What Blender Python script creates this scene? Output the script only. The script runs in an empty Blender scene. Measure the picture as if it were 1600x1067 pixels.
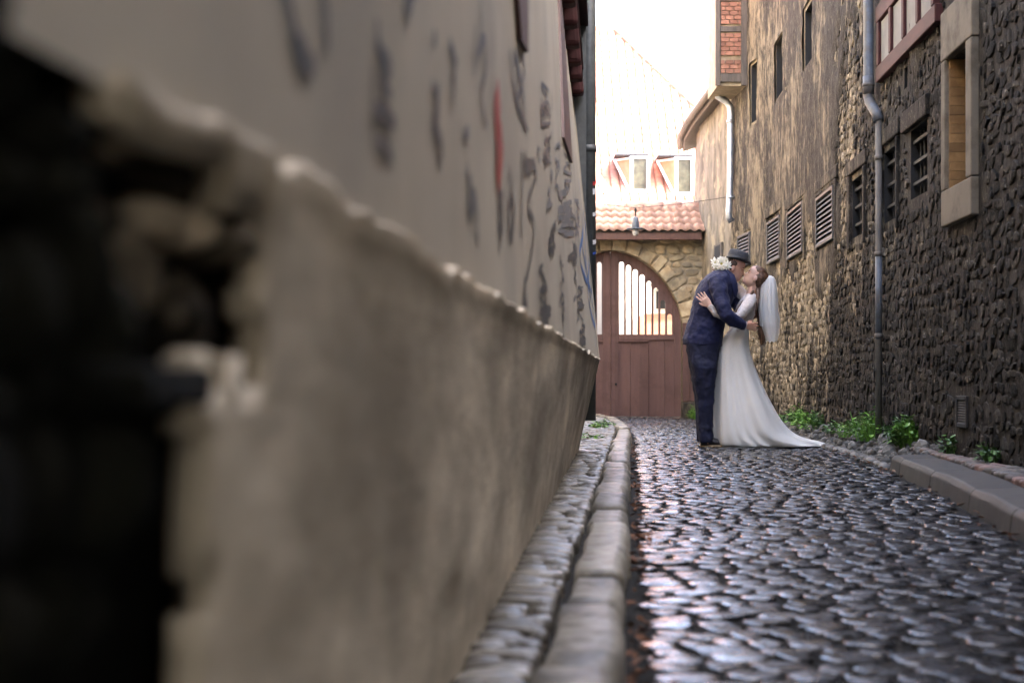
import bpy, math, random
import numpy as np
from mathutils import Vector, Matrix, noise as mn
R = math.radians
random.seed(7); rs = np.random.RandomState(11)
scn = bpy.context.scene; COL = scn.collection
# ------------------------------------------------------------------ camera
F = 2222.0; CX = 800.0; HY = 597.0; H = 0.6     # photograph pixels used only to measure the place
cam = bpy.data.cameras.new('camera'); camo = bpy.data.objects.new('camera', cam); COL.objects.link(camo)
camo.location = (0, 0, H); camo.rotation_euler = (R(90), 0, 0)
cam.lens = 50; cam.sensor_width = 36; cam.shift_y = 0.0397; cam.clip_end = 500; cam.clip_start = 0.02
cam.dof.use_dof = True; cam.dof.focus_distance = 13.15; cam.dof.aperture_fstop = 2.8; cam.dof.aperture_blades = 9
scn.camera = camo
# ------------------------------------------------------------------ sky, sun, exposure
SUN_EL = 45; SUN_AZ = 106                         # azimuth clockwise from +Y (the alley's direction)
w = bpy.data.worlds.new('World'); scn.world = w; w.use_nodes = True
nt = w.node_tree; bg = nt.nodes['Background']
sky = nt.nodes.new('ShaderNodeTexSky'); sky.sky_type = 'NISHITA'; sky.sun_disc = False
sky.sun_elevation = R(SUN_EL); sky.sun_rotation = R(SUN_AZ); sky.dust_density = 7.0; sky.air_density = 0.8; sky.ozone_density = 0.4
nt.links.new(sky.outputs[0], bg.inputs[0]); bg.inputs[1].default_value = 0.15
sl = bpy.data.lights.new('sun', 'SUN'); sl.energy = 2.1; sl.angle = R(0.5); sl.color = (1, .95, .87)
so = bpy.data.objects.new('sun', sl); COL.objects.link(so)
sd = Vector((math.sin(R(SUN_AZ)) * math.cos(R(SUN_EL)), math.cos(R(SUN_AZ)) * math.cos(R(SUN_EL)), math.sin(R(SUN_EL))))
so.rotation_euler = sd.to_track_quat('Z', 'Y').to_euler(); so.location = (8, -8, 20)
scn.view_settings.view_transform = 'Standard'; scn.view_settings.look = 'None'
scn.view_settings.exposure = 4.32; scn.view_settings.gamma = 1.0; scn.view_settings.use_curve_mapping = False

# ------------------------------------------------------------------ helpers
def wloc(o):
    v = Vector((0, 0, 0))
    while o is not None:
        v += o.location; o = o.parent
    return v
def tag(o, label=None, cat=None, group=None, kind=None):
    if label: o['label'] = label
    if cat: o['category'] = cat
    if group: o['group'] = group
    if kind: o['kind'] = kind
    return o
def empty(name, loc, label=None, cat=None, group=None, kind=None, parent=None):
    o = bpy.data.objects.new(name, None); COL.objects.link(o); o.location = loc; o.empty_display_size = .2
    return tag(o, label, cat, group, kind)
def mk(name, V, Fc, mat=None, parent=None, smooth=False, origin=None):
    base = wloc(parent) if parent is not None else (Vector(origin) if origin is not None else Vector((0, 0, 0)))
    V = np.asarray([tuple(v) for v in V], dtype=float) if not isinstance(V, np.ndarray) else V
    V = V - np.array(base)
    me = bpy.data.meshes.new(name); me.from_pydata(V.tolist(), [], [tuple(f) for f in Fc]); me.update()
    if smooth: me.polygons.foreach_set('use_smooth', [True] * len(me.polygons))
    if mat: me.materials.append(mat)
    o = bpy.data.objects.new(name, me); COL.objects.link(o)
    if parent is not None: o.parent = parent
    elif origin is not None: o.location = origin
    return o
class MB:
    def __init__(s): s.v = []; s.f = []
    def add(s, V, Fc):
        n = len(s.v); s.v += [tuple(v) for v in V]; s.f += [tuple(i + n for i in f) for f in Fc]; return s
    def box(s, a, b, M=None):
        x0, y0, z0 = a; x1, y1, z1 = b
        V = [Vector((x, y, z)) for x in (x0, x1) for y in (y0, y1) for z in (z0, z1)]
        if M is not None: V = [M @ v for v in V]
        return s.add(V, [(0, 1, 3, 2), (4, 6, 7, 5), (0, 4, 5, 1), (2, 3, 7, 6), (0, 2, 6, 4), (1, 5, 7, 3)])
    def tube(s, P, r, seg=10, cap=True):
        P = [Vector(p) for p in P]; n = len(P); rr = r if isinstance(r, (list, tuple)) else [r] * n
        V = []; Fc = []; ref = Vector((0.13, .92, .37)).normalized()
        for i, p in enumerate(P):
            t = (P[min(i + 1, n - 1)] - P[max(i - 1, 0)]).normalized()
            a = t.cross(ref)
            if a.length < .05: a = t.cross(Vector((1, 0, 0)))
            a.normalize(); b = t.cross(a).normalized()
            q = rr[i] if isinstance(rr[i], (tuple, list)) else (rr[i], rr[i])
            for k in range(seg):
                an = 2 * math.pi * k / seg
                V.append(p + a * math.cos(an) * q[0] + b * math.sin(an) * q[1])
        for i in range(n - 1):
            for k in range(seg):
                k2 = (k + 1) % seg; Fc.append((i * seg + k, i * seg + k2, (i + 1) * seg + k2, (i + 1) * seg + k))
        if cap:
            Fc.append(tuple(range(seg - 1, -1, -1))); Fc.append(tuple((n - 1) * seg + k for k in range(seg)))
        return s.add(V, Fc)
    def rings(s, L, close=True):
        n = len(L[0]); V = [p for r_ in L for p in r_]; Fc = []
        for i in range(len(L) - 1):
            for k in range(n):
                k2 = (k + 1) % n; Fc.append((i * n + k, i * n + k2, (i + 1) * n + k2, (i + 1) * n + k))
        if close:
            Fc.append(tuple(range(n - 1, -1, -1))); Fc.append(tuple((len(L) - 1) * n + k for k in range(n)))
        return s.add(V, Fc)
    def ell(s, c, rad, M=None, seg=14, rg=9):
        c = Vector(c); L = []
        for i in range(rg + 1):
            th = math.pi * (i + .02) / (rg + .04); ring = []
            for k in range(seg):
                ph = 2 * math.pi * k / seg
                v = Vector((math.sin(th) * math.cos(ph) * rad[0], math.sin(th) * math.sin(ph) * rad[1], math.cos(th) * rad[2]))
                if M is not None: v = M @ v
                ring.append(c + v)
            L.append(ring)
        return s.rings(L)
    def build(s, name, mat, parent=None, smooth=False, origin=None): return mk(name, s.v, s.f, mat, parent, smooth, origin)
def lin(c): return tuple(c) + (1,) if len(c) == 3 else c
def bevel(o, wd=.005, seg=1):
    m = o.modifiers.new('bevel', 'BEVEL'); m.width = wd; m.segments = seg; m.limit_method = 'ANGLE'; return o
def fbm(x, y, z=0., o=4): return mn.fractal(Vector((x, y, z)), 1.0, 2.0, o)
def interp(x, xs, ys): return float(np.interp(x, xs, ys))

def MAT(name, c1, c2=None, rough=.7, ns=6., stretch=(1, 1, 1), bump=0., bs=40., isl=0., c3=None, c3s=1.2, c3t=(.5, .6), metal=0., spec=.5,
        rough2=None, c3st=(1, 1, 1), coat=0., sheen=0., subs=0., bdist=.01, detail=6):
    m = bpy.data.materials.new(name); m.use_nodes = True; n = m.node_tree.nodes; l = m.node_tree.links
    b = n['Principled BSDF']; b.inputs['Roughness'].default_value = rough; b.inputs['Metallic'].default_value = metal
    b.inputs['Specular IOR Level'].default_value = spec
    if coat: b.inputs['Coat Weight'].default_value = coat; b.inputs['Coat Roughness'].default_value = .15
    if sheen: b.inputs['Sheen Weight'].default_value = sheen
    if subs:
        b.inputs['Subsurface Weight'].default_value = subs; b.inputs['Subsurface Radius'].default_value = (.02, .008, .004); b.inputs['Subsurface Scale'].default_value = .5
    g = n.new('ShaderNodeNewGeometry')
    def nz(scale, st, det=detail):
        mp = n.new('ShaderNodeMapping'); mp.inputs['Scale'].default_value = st; l.new(g.outputs['Position'], mp.inputs[0])
        t = n.new('ShaderNodeTexNoise'); t.inputs['Scale'].default_value = scale; t.inputs['Detail'].default_value = det; t.inputs['Roughness'].default_value = .62
        l.new(mp.outputs[0], t.inputs['Vector']); return t
    t = nz(ns, stretch); rp = n.new('ShaderNodeValToRGB'); rp.color_ramp.elements[0].position = .34; rp.color_ramp.elements[1].position = .68
    rp.color_ramp.elements[0].color = lin(c1); rp.color_ramp.elements[1].color = lin(c2 or c1); l.new(t.outputs[0], rp.inputs[0])
    out = rp.outputs[0]
    if c3:
        t3 = nz(c3s, c3st); r3 = n.new('ShaderNodeMapRange'); r3.inputs[1].default_value = c3t[0]; r3.inputs[2].default_value = c3t[1]; l.new(t3.outputs[0], r3.inputs[0])
        mx = n.new('ShaderNodeMix'); mx.data_type = 'RGBA'; l.new(r3.outputs[0], mx.inputs[0]); l.new(out, mx.inputs[6]); mx.inputs[7].default_value = lin(c3); out = mx.outputs[2]
    if isl:
        oi = n.new('ShaderNodeObjectInfo'); ad = n.new('ShaderNodeMath'); ad.operation = 'ADD'
        l.new(g.outputs['Random Per Island'], ad.inputs[0]); l.new(oi.outputs['Random'], ad.inputs[1])
        fr = n.new('ShaderNodeMath'); fr.operation = 'FRACT'; l.new(ad.outputs[0], fr.inputs[0])
        mr = n.new('ShaderNodeMapRange'); mr.inputs[3].default_value = 1 - isl; mr.inputs[4].default_value = 1 + isl; l.new(fr.outputs[0], mr.inputs[0])
        hs = n.new('ShaderNodeHueSaturation'); l.new(out, hs.inputs['Color']); l.new(mr.outputs[0], hs.inputs['Value']); out = hs.outputs[0]
    l.new(out, b.inputs['Base Color'])
    if rough2 is not None:
        mr = n.new('ShaderNodeMapRange'); mr.inputs[1].default_value = .35; mr.inputs[2].default_value = .65; mr.inputs[3].default_value = rough; mr.inputs[4].default_value = rough2
        tt = nz(ns * 1.7, (1, 1, 1)); l.new(tt.outputs[0], mr.inputs[0]); l.new(mr.outputs[0], b.inputs['Roughness'])
    if bump:
        tb = nz(bs, stretch); bp = n.new('ShaderNodeBump'); bp.inputs['Strength'].default_value = bump; bp.inputs['Distance'].default_value = bdist
        l.new(tb.outputs[0], bp.inputs['Height']); l.new(bp.outputs[0], b.inputs['Normal'])
    m['out'] = 0
    return m

# ------------------------------------------------------------------ materials
m_cobble = MAT('wet_basalt', (.008, .008, .01), (.027, .027, .029), rough=.13, rough2=.4, ns=9, bump=.25, bs=40, isl=.6, spec=.55, bdist=.003, coat=.06, c3=(.04, .036, .029), c3s=6, c3t=(.6, .7))
m_bed = MAT('joint_soil', (.008, .007, .006), (.02, .018, .014), rough=.9, spec=.15, ns=30, bump=.6, bs=120)
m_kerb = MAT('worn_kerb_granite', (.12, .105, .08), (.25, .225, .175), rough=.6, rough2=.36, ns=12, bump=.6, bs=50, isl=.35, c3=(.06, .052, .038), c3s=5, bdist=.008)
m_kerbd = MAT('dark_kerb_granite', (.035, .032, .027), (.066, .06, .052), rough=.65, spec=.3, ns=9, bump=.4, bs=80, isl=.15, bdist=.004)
m_pave = MAT('narrow_paving', (.06, .053, .043), (.17, .155, .125), rough=.42, rough2=.3, ns=12, bump=.5, bs=60, isl=.4, bdist=.005)
m_pavr = MAT('reddish_paving', (.05, .042, .035), (.16, .135, .11), rough=.55, ns=9, bump=.5, bs=60, isl=.4, c3=(.17, .1, .08), c3s=1.5, bdist=.005)
m_plast = MAT('pale_wall_render', (.4, .35, .265), (.5, .445, .34), rough=.75, ns=1.6, bump=.25, bs=30, c3=(.31, .275, .22), c3s=1.1, c3t=(.5, .75), stretch=(1, 1, .35), bdist=.006)
m_plinth = MAT('stained_plinth_render', (.26, .215, .145), (.76, .66, .49), rough=.8, ns=4.2, stretch=(1, .3, .8), bump=.5, bs=26, c3=(.26, .215, .15), c3s=3.4, c3t=(.47, .68), c3st=(1, .3, .55), bdist=.008)
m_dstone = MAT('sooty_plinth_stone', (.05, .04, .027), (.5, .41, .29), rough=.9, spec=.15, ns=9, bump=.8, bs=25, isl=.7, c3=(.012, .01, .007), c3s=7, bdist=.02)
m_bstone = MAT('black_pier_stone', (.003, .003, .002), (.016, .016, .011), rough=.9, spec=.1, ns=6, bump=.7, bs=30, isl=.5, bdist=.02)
m_redt = MAT('oxide_red_timber', (.035, .011, .011), (.066, .021, .019), rough=.7, spec=.2, ns=8, stretch=(1, .2, 1), bump=.3, bs=60, bdist=.003)
m_brnt = MAT('brown_timber', (.08, .038, .028), (.12, .058, .043), rough=.6, ns=8, stretch=(3, 3, .4), bump=.3, bs=50, bdist=.003)
m_gate = MAT('brown_gate_paint', (.105, .058, .05), (.13, .074, .063), rough=.65, spec=.3, ns=6, stretch=(3, 3, .4), bump=.2, bs=50, bdist=.003, c3=(.095, .052, .044), c3s=3, isl=.12)
m_gstone = MAT('ochre_rubble', (.25, .18, .1), (.45, .38, .25), rough=.85, ns=5, bump=.6, bs=35, isl=.3, c3=(.2, .17, .12), c3s=2.2, bdist=.012)
m_mortar = MAT('pale_mortar', (.22, .18, .12), (.38, .32, .22), rough=.9, ns=10, bump=.6, bs=50, bdist=.01)
m_tile = MAT('clay_tile', (.42, .26, .2), (.58, .38, .31), rough=.8, ns=7, bump=.3, bs=50, isl=.25, bdist=.005)
m_tile2 = MAT('sunlit_clay_tile', (.28, .125, .08), (.38, .185, .125), rough=.85, ns=7, bump=.3, bs=50, isl=.25, bdist=.005)
m_slate = MAT('dark_dormer_lead', (.015, .018, .024), (.03, .034, .042), rough=.8)
m_zinc = MAT('zinc_pipe', (.34, .37, .42), (.5, .53, .58), rough=.35, ns=10, metal=.75, bump=.05, bs=20)
m_paintp = MAT('grey_painted_pipe', (.07, .08, .094), (.12, .134, .155), rough=.5, spec=.3, ns=12, bump=.1, bs=30, c3=(.09, .085, .08), c3s=5)
m_darkp = MAT('dark_pipe', (.06, .064, .06), (.1, .105, .1), rough=.5, ns=12)
m_rust = MAT('stained_iron_pipe', (.055, .05, .046), (.14, .125, .105), rough=.65, spec=.3, ns=9, bump=.2, bs=60, stretch=(1, 1, .4))
m_louv = MAT('grey_louvre', (.035, .038, .04), (.07, .073, .076), rough=.55, ns=10, bump=.15, bs=60)
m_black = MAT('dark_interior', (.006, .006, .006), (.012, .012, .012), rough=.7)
m_iron = MAT('black_iron', (.008, .008, .008), (.018, .017, .016), rough=.8, ns=20)
m_frame = MAT('sandstone_frame', (.085, .072, .053), (.17, .148, .115), rough=.85, spec=.2, ns=8, bump=.4, bs=50, c3=(.15, .13, .1), c3s=2.5, bdist=.006)
m_brickr = MAT('ochre_brick', (.17, .09, .03), (.28, .16, .062), rough=.85, ns=9, bump=.5, bs=50, isl=.25, bdist=.006)
m_brick = MAT('red_brick', (.2, .09, .058), (.32, .165, .11), rough=.85, ns=9, bump=.4, bs=50, isl=.25, bdist=.006)
m_infill = MAT('white_infill', (.13, .12, .105), (.2, .19, .17), rough=.8, ns=3, bump=.2, bs=30)
m_grey = MAT('weathered_grey_timber', (.07, .06, .05), (.13, .11, .09), rough=.8, ns=8, stretch=(3, 3, .4), bump=.3, bs=40)
m_white = MAT('pale_facade', (.62, .6, .54), (.7, .68, .62), rough=.8, ns=2)
m_blue = MAT('white_window_frame', (.6, .64, .7), (.66, .7, .76), rough=.5)
m_orang = MAT('orange_cheek', (.4, .16, .09), (.5, .22, .13), rough=.8, ns=6)
m_leaf = MAT('weed_leaf', (.07, .17, .018), (.14, .3, .035), rough=.5, ns=25, isl=.4)
m_leaf2 = MAT('dark_weed_leaf', (.03, .08, .012), (.07, .16, .025), rough=.5, ns=25, isl=.4)
m_litter = MAT('fallen_leaf', (.06, .025, .012), (.22, .09, .035), rough=.6, ns=30, isl=.5)
m_pebble = MAT('loose_stone', (.045, .042, .038), (.16, .155, .14), rough=.7, ns=12, bump=.5, bs=60, isl=.4)
m_soil = MAT('gutter_soil', (.025, .022, .017), (.07, .064, .052), rough=.85, ns=25, bump=.8, bs=90, c3=(.16, .155, .145), c3s=9, c3t=(.58, .66))
m_glass = MAT('window_glass', (.03, .03, .025), (.07, .07, .05), rough=.25)
m_ink = MAT('black_spray', (.045, .043, .045), (.13, .125, .12), rough=.5, ns=30)
m_inkg = MAT('faded_grey_spray', (.15, .145, .14), (.24, .23, .22), rough=.6, ns=20)
m_inkb = MAT('blue_spray', (.05, .12, .3), (.09, .2, .45), rough=.5, ns=20)
m_inkr = MAT('red_spray', (.3, .03, .03), (.42, .07, .06), rough=.5, ns=20)
m_suit = MAT('navy_suit_cloth', (.0015, .004, .034), (.0025, .0065, .05), rough=.8, ns=18, bump=.25, bs=9, sheen=.03, bdist=.03, detail=2)
m_trou = MAT('dark_navy_trousers', (.002, .004, .022), (.003, .006, .034), rough=.8, ns=18, bump=.5, bs=8, bdist=.03, detail=2, stretch=(1, 1, .5))
m_hat = MAT('charcoal_felt', (.035, .038, .046), (.055, .058, .068), rough=.9, ns=40)
m_band = MAT('black_hat_band', (.015, .015, .018), rough=.6)
m_skin = MAT('skin', (.5, .27, .19), (.58, .34, .25), rough=.5, ns=10, subs=.15)
m_skinb = MAT('fair_skin', (.58, .36, .27), (.64, .42, .33), rough=.5, ns=10, subs=.15)
m_hair = MAT('brown_hair', (.04, .02, .01), (.1, .05, .028), rough=.5, ns=60, stretch=(1, 1, .15), bump=.6, bs=90, bdist=.006)
m_hairb = MAT('chestnut_hair', (.05, .024, .013), (.15, .075, .04), rough=.45, ns=60, stretch=(1.2, 1.2, .15), bump=.7, bs=90, bdist=.006)
m_dress = MAT('ivory_satin', (.66, .655, .615), (.72, .715, .675), rough=.5, ns=3, sheen=.1, bump=.1, bs=12)
m_lace = MAT('ivory_lace', (.5, .44, .41), (.66, .62, .59), rough=.8, ns=60, bump=.5, bs=110, bdist=.004)
m_shoe = MAT('black_shoe', (.012, .01, .01), rough=.35)
m_sole = MAT('tan_sole', (.35, .25, .14), rough=.6)
m_petal = MAT('white_petal', (.74, .72, .6), (.82, .8, .72), rough=.5, ns=30)
m_stamen = MAT('yellow_flower_centre', (.45, .36, .06), (.3, .32, .08), rough=.6, ns=60)
m_lamp = MAT('lamp_enamel', (.05, .065, .085), (.08, .095, .12), rough=.4)
m_opal = MAT('opal_globe', (.6, .6, .6), rough=.2)
m_stick = [MAT('sticker_red', (.5, .03, .03)), MAT('sticker_white', (.7, .7, .7)), MAT('sticker_blue', (.05, .1, .4))]
# right wall: ochre render and stone far up, near end soot plus painted vignette
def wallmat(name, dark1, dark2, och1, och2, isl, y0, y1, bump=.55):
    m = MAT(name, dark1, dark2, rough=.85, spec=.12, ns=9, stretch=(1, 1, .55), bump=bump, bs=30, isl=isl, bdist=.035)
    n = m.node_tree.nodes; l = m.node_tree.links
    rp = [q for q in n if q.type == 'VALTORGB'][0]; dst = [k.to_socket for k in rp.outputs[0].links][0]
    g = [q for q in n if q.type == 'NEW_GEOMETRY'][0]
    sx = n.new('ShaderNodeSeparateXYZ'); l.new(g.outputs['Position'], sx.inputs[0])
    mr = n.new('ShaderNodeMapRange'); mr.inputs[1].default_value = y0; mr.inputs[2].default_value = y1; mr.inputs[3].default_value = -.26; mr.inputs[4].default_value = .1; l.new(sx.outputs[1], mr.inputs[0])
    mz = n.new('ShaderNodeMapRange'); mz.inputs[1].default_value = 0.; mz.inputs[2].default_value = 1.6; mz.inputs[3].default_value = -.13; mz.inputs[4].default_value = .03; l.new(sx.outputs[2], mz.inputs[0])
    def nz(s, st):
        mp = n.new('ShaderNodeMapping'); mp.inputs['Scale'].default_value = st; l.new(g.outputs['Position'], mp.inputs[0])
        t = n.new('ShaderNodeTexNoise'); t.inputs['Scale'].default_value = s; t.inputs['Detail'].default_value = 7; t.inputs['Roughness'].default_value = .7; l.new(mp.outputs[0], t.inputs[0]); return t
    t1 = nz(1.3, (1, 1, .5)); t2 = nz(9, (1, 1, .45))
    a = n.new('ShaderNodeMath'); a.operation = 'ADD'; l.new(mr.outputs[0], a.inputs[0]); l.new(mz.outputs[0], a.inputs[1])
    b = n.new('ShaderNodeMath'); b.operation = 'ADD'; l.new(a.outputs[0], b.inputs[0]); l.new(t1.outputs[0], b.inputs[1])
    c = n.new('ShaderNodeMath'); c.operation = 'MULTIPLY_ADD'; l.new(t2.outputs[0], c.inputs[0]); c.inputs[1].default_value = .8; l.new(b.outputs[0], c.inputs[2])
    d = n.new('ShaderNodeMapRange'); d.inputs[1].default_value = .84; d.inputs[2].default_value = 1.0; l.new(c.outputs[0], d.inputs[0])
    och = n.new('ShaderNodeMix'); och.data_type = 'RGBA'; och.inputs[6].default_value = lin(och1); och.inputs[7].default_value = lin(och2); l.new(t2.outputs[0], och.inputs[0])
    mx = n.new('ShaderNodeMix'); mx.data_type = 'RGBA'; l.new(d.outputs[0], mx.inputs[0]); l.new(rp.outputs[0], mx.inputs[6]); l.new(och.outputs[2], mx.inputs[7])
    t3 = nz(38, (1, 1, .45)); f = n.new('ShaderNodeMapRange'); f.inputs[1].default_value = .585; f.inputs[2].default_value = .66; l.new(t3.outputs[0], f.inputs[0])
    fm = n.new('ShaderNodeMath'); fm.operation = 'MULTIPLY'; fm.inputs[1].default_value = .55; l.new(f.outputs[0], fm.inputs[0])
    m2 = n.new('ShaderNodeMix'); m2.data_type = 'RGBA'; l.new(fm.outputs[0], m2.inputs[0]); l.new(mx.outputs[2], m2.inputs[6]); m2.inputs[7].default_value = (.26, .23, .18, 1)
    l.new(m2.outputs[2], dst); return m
m_lowr = MAT('pale_grey_house_render', (.1, .085, .065), (.24, .21, .165), rough=.85, spec=.2, ns=4, stretch=(1, 1, .5), bump=.5, bs=30, c3=(.3, .25, .17), c3s=2.5, c3t=(.52, .62), bdist=.01)
m_rstone = wallmat('sooty_vignetted_rubble', (.003, .0028, .0025), (.045, .039, .032), (.07, .055, .038), (.31, .26, .185), .75, 9.8, 16)
m_rmort = wallmat('sooty_vignetted_mortar', (.005, .0045, .004), (.045, .039, .032), (.065, .053, .036), (.25, .21, .15), 0, 9.8, 16)
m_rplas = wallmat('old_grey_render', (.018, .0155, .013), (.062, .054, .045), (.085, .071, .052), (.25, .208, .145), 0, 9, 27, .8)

# ------------------------------------------------------------------ plan of the alley
def lean(Y, z): return (z - .78) * .1 * min(max((Y - 1) / 10, 0), 1) if z > .78 else 0
def XL(Y, z=.78):                      # face of the left wall
    e = -.285 + .0876 * Y; b = -.29 + .0726 * Y
    if z >= .78: return e - lean(Y, z)
    return b + (e - b) * max(z - .06, 0) / .72
RW = [(2.3, -4), (2.48, 0), (2.912, 8), (3.506, 19), (3.40, 20.3), (3.30, 22), (3.2, 24)]
RWX = [p[0] for p in RW]; RWY = [p[1] for p in RW]
def XR(Y): return interp(Y, RWY, RWX)
def hitR(px, off=0.):
    r = (px - CX) / F; lo, hi = 1., 24.
    for _ in range(50):
        m_ = (lo + hi) / 2
        if XR(m_) - off - r * m_ > 0: lo = m_
        else: hi = m_
    return lo
def hitL(px, py):
    r = (px - CX) / F; k = (HY - py) / F; lo, hi = .3, 11.
    for _ in range(50):
        m_ = (lo + hi) / 2
        if XL(m_, H + k * m_) - r * m_ < 0: lo = m_
        else: hi = m_
    return lo, H + k * lo
def zat(py, Y): return H + (HY - py) / F * Y
def kL(Y): return interp(Y, [0, 14, 16, 19, 21, 23], [-.016, 1.167, 1.33, 1.5, 1.52, 1.4])          # street foot of left kerb
def kR(Y): return interp(Y, [-3, 0, 2.84, 5.2, 7.5, 9.7, 11, 13.9, 16.4, 20, 24], [.9, 1.1, 1.47, 1.9, 2.28, 2.58, 2.75, 2.97, 3.08, 3.05, 3.0])

# ------------------------------------------------------------------ ground
tag(mk('ground', [(-120, -60, -.08), (120, -60, -.08), (120, 260, -.08), (-120, 260, -.08)], [(0, 1, 2, 3)], m_soil), kind='structure')

# ---- stone prototypes (unit footprint in x,y ; relief along +z from 0 to 1)
def proto(seed, rings=((1, -1.0), (1, .2), (.86, .72), (.5, .98)), n=9, jit=.12, sq=4.0):
    r_ = random.Random(seed); base = []
    for k in range(n):
        a = 2 * math.pi * (k + r_.uniform(-.2, .2)) / n; c, s_ = math.cos(a), math.sin(a)
        q = (abs(c) ** sq + abs(s_) ** sq) ** (-1 / sq) * (1 - r_.uniform(0, jit)); base.append((c * q * .5, s_ * q * .5))
    V = []; Fc = []
    for (sc, z) in rings:
        for (x, y) in base: V.append((x * sc, y * sc, z + (r_.uniform(-.1, .1) if z > .3 else 0)))
    for i in range(len(rings) - 1):
        for k in range(n):
            k2 = (k + 1) % n; Fc.append((i * n + k, i * n + k2, (i + 1) * n + k2, (i + 1) * n + k))
    V.append((0, 0, rings[-1][1] + r_.uniform(-.05, .1))); c = len(V) - 1; o = (len(rings) - 1) * n
    for k in range(n): Fc.append((o + k, o + (k + 1) % n, c))
    return np.array(V), Fc
def protoset(name, k, mat, smooth=False, **kw):
    L = []
    for i in range(k):
        V, Fc = proto(i * 7 + len(name), **kw); me = bpy.data.meshes.new(name); me.from_pydata(V.tolist(), [], Fc)
        me.materials.append(mat)
        if smooth: me.polygons.foreach_set('use_smooth', [True] * len(me.polygons))
        L.append((V, Fc, me))
    return L
def place_pieces(name, items, prot, parent, mat, keep, smooth=False, stuffname=None):
    """items: 4x4 matrices sorted biggest-in-view first. The first `keep` are objects, the rest one stuff mesh."""
    base = wloc(parent)
    for M in items[:keep]:
        V, Fc, me = prot[random.randrange(len(prot))]
        o = bpy.data.objects.new(name, me); COL.objects.link(o); o.parent = parent
        Mm = M.copy(); Mm.translation = Mm.translation - base; o.matrix_local = Mm
    rest = items[keep:]
    if rest:
        Vs = []; Fs = []; n = 0
        for M in rest:
            V, Fc, me = prot[random.randrange(len(prot))]; A = np.array(M)
            Vs.append(V @ A[:3, :3].T + A[:3, 3]); Fs += [tuple(i + n for i in f) for f in Fc]; n += len(V)
        o = mk(stuffname or name, np.vstack(Vs), Fs, mat, parent, smooth); o['kind'] = 'stuff'
def TM(loc, ux, uy, uz, sx, sy, sz):
    M = Matrix.Identity(4)
    for i, (v, s_) in enumerate(((ux, sx), (uy, sy), (uz, sz))):
        v = v * s_
        for j in range(3): M[j][i] = v[j]
    M.translation = loc; return M
def ang(lx, ly, lz): return Matrix.Rotation(lz, 3, 'Z') @ Matrix.Rotation(lx, 3, 'X') @ Matrix.Rotation(ly, 3, 'Y')

# ---- street: bed + cobbles
def strip(name, fa, fb, ys, z0, z1, mat, nx=2, zf=None, **kw):
    V = []; Fc = []
    for y in ys:
        for i in range(nx):
            t = i / (nx - 1); V.append((fa(y) * (1 - t) + fb(y) * t, y, z0 * (1 - t) + z1 * t + (zf(y, t) if zf else 0)))
    for j in range(len(ys) - 1):
        for i in range(nx - 1): a = j * nx + i; Fc.append((a, a + 1, a + nx + 1, a + nx))
    return mk(name, V, Fc, mat, **kw)
ys = [(-3 + .5 * i) for i in range(61)]
def bedz(y, t):
    a = kL(y) - .1; b = XR(min(y, 24)) + .1 if y > 9.7 else kR(y) + .1
    return .014 * fbm((a * (1 - t) + b * t) * 1.1, y * .9, 3.) + .002 * fbm(t * 60, y * 20)
road = tag(strip('street', lambda y: kL(y) - .1, lambda y: XR(min(y, 24)) + .1 if y > 9.7 else kR(y) + .1, [-3 + .08 * i for i in range(376)], -.0075, -.0075, m_bed, nx=26, zf=bedz), kind='structure')
cob = protoset('cobblestone', 14, m_cobble, True, rings=((1.02, -1.2), (1.01, .25), (.965, .75), (.86, .96), (.5, 1.0)), n=11, jit=.2, sq=4.5)
items = []; y = 1.6; row = 0
while y < 24:
    row += 1; ph = .1 * random.uniform(.85, 1.15); y += ph
    # the rows run across the street and sag towards its middle
    x = kL(min(y, 23)) + .02 + random.uniform(0, .05) if y < 17 else .6
    while True:
        wd = .108 * random.uniform(.65, 1.5)
        xe = kR(y) if y > 9.7 else kR(y) - .02
        if x + wd > xe + .03: break
        cx = x + wd / 2; yy = y + .06 * math.sin((cx - kL(y)) * 2.6 + .3 * math.sin(y * .8)) + random.uniform(-.012, .012) + .05 * fbm(cx * .8, y * .6)
        z = -.012 + .014 * fbm(cx * 1.1, yy * .9, 3.) + random.uniform(-.003, .003)
        A = ang(random.gauss(.0, .03), random.gauss(0, .035), random.gauss(0, .12) + .12 * math.sin(y * .7))
        M = TM(Vector((cx, yy, z)), A @ Vector((1, 0, 0)), A @ Vector((0, 1, 0)), A @ Vector((0, 0, 1)), wd * .975, ph * random.uniform(.95, 1.03), random.uniform(.012, .016))
        vis = yy > 2.55 and abs(cx / yy) < .375
        items.append(((0 if vis else 1), yy, M)); x += wd
items.sort(key=lambda t: (t[0], t[1]))
place_pieces('cobblestone', [t[2] for t in items], cob, road, m_cobble, 300, True)
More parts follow.
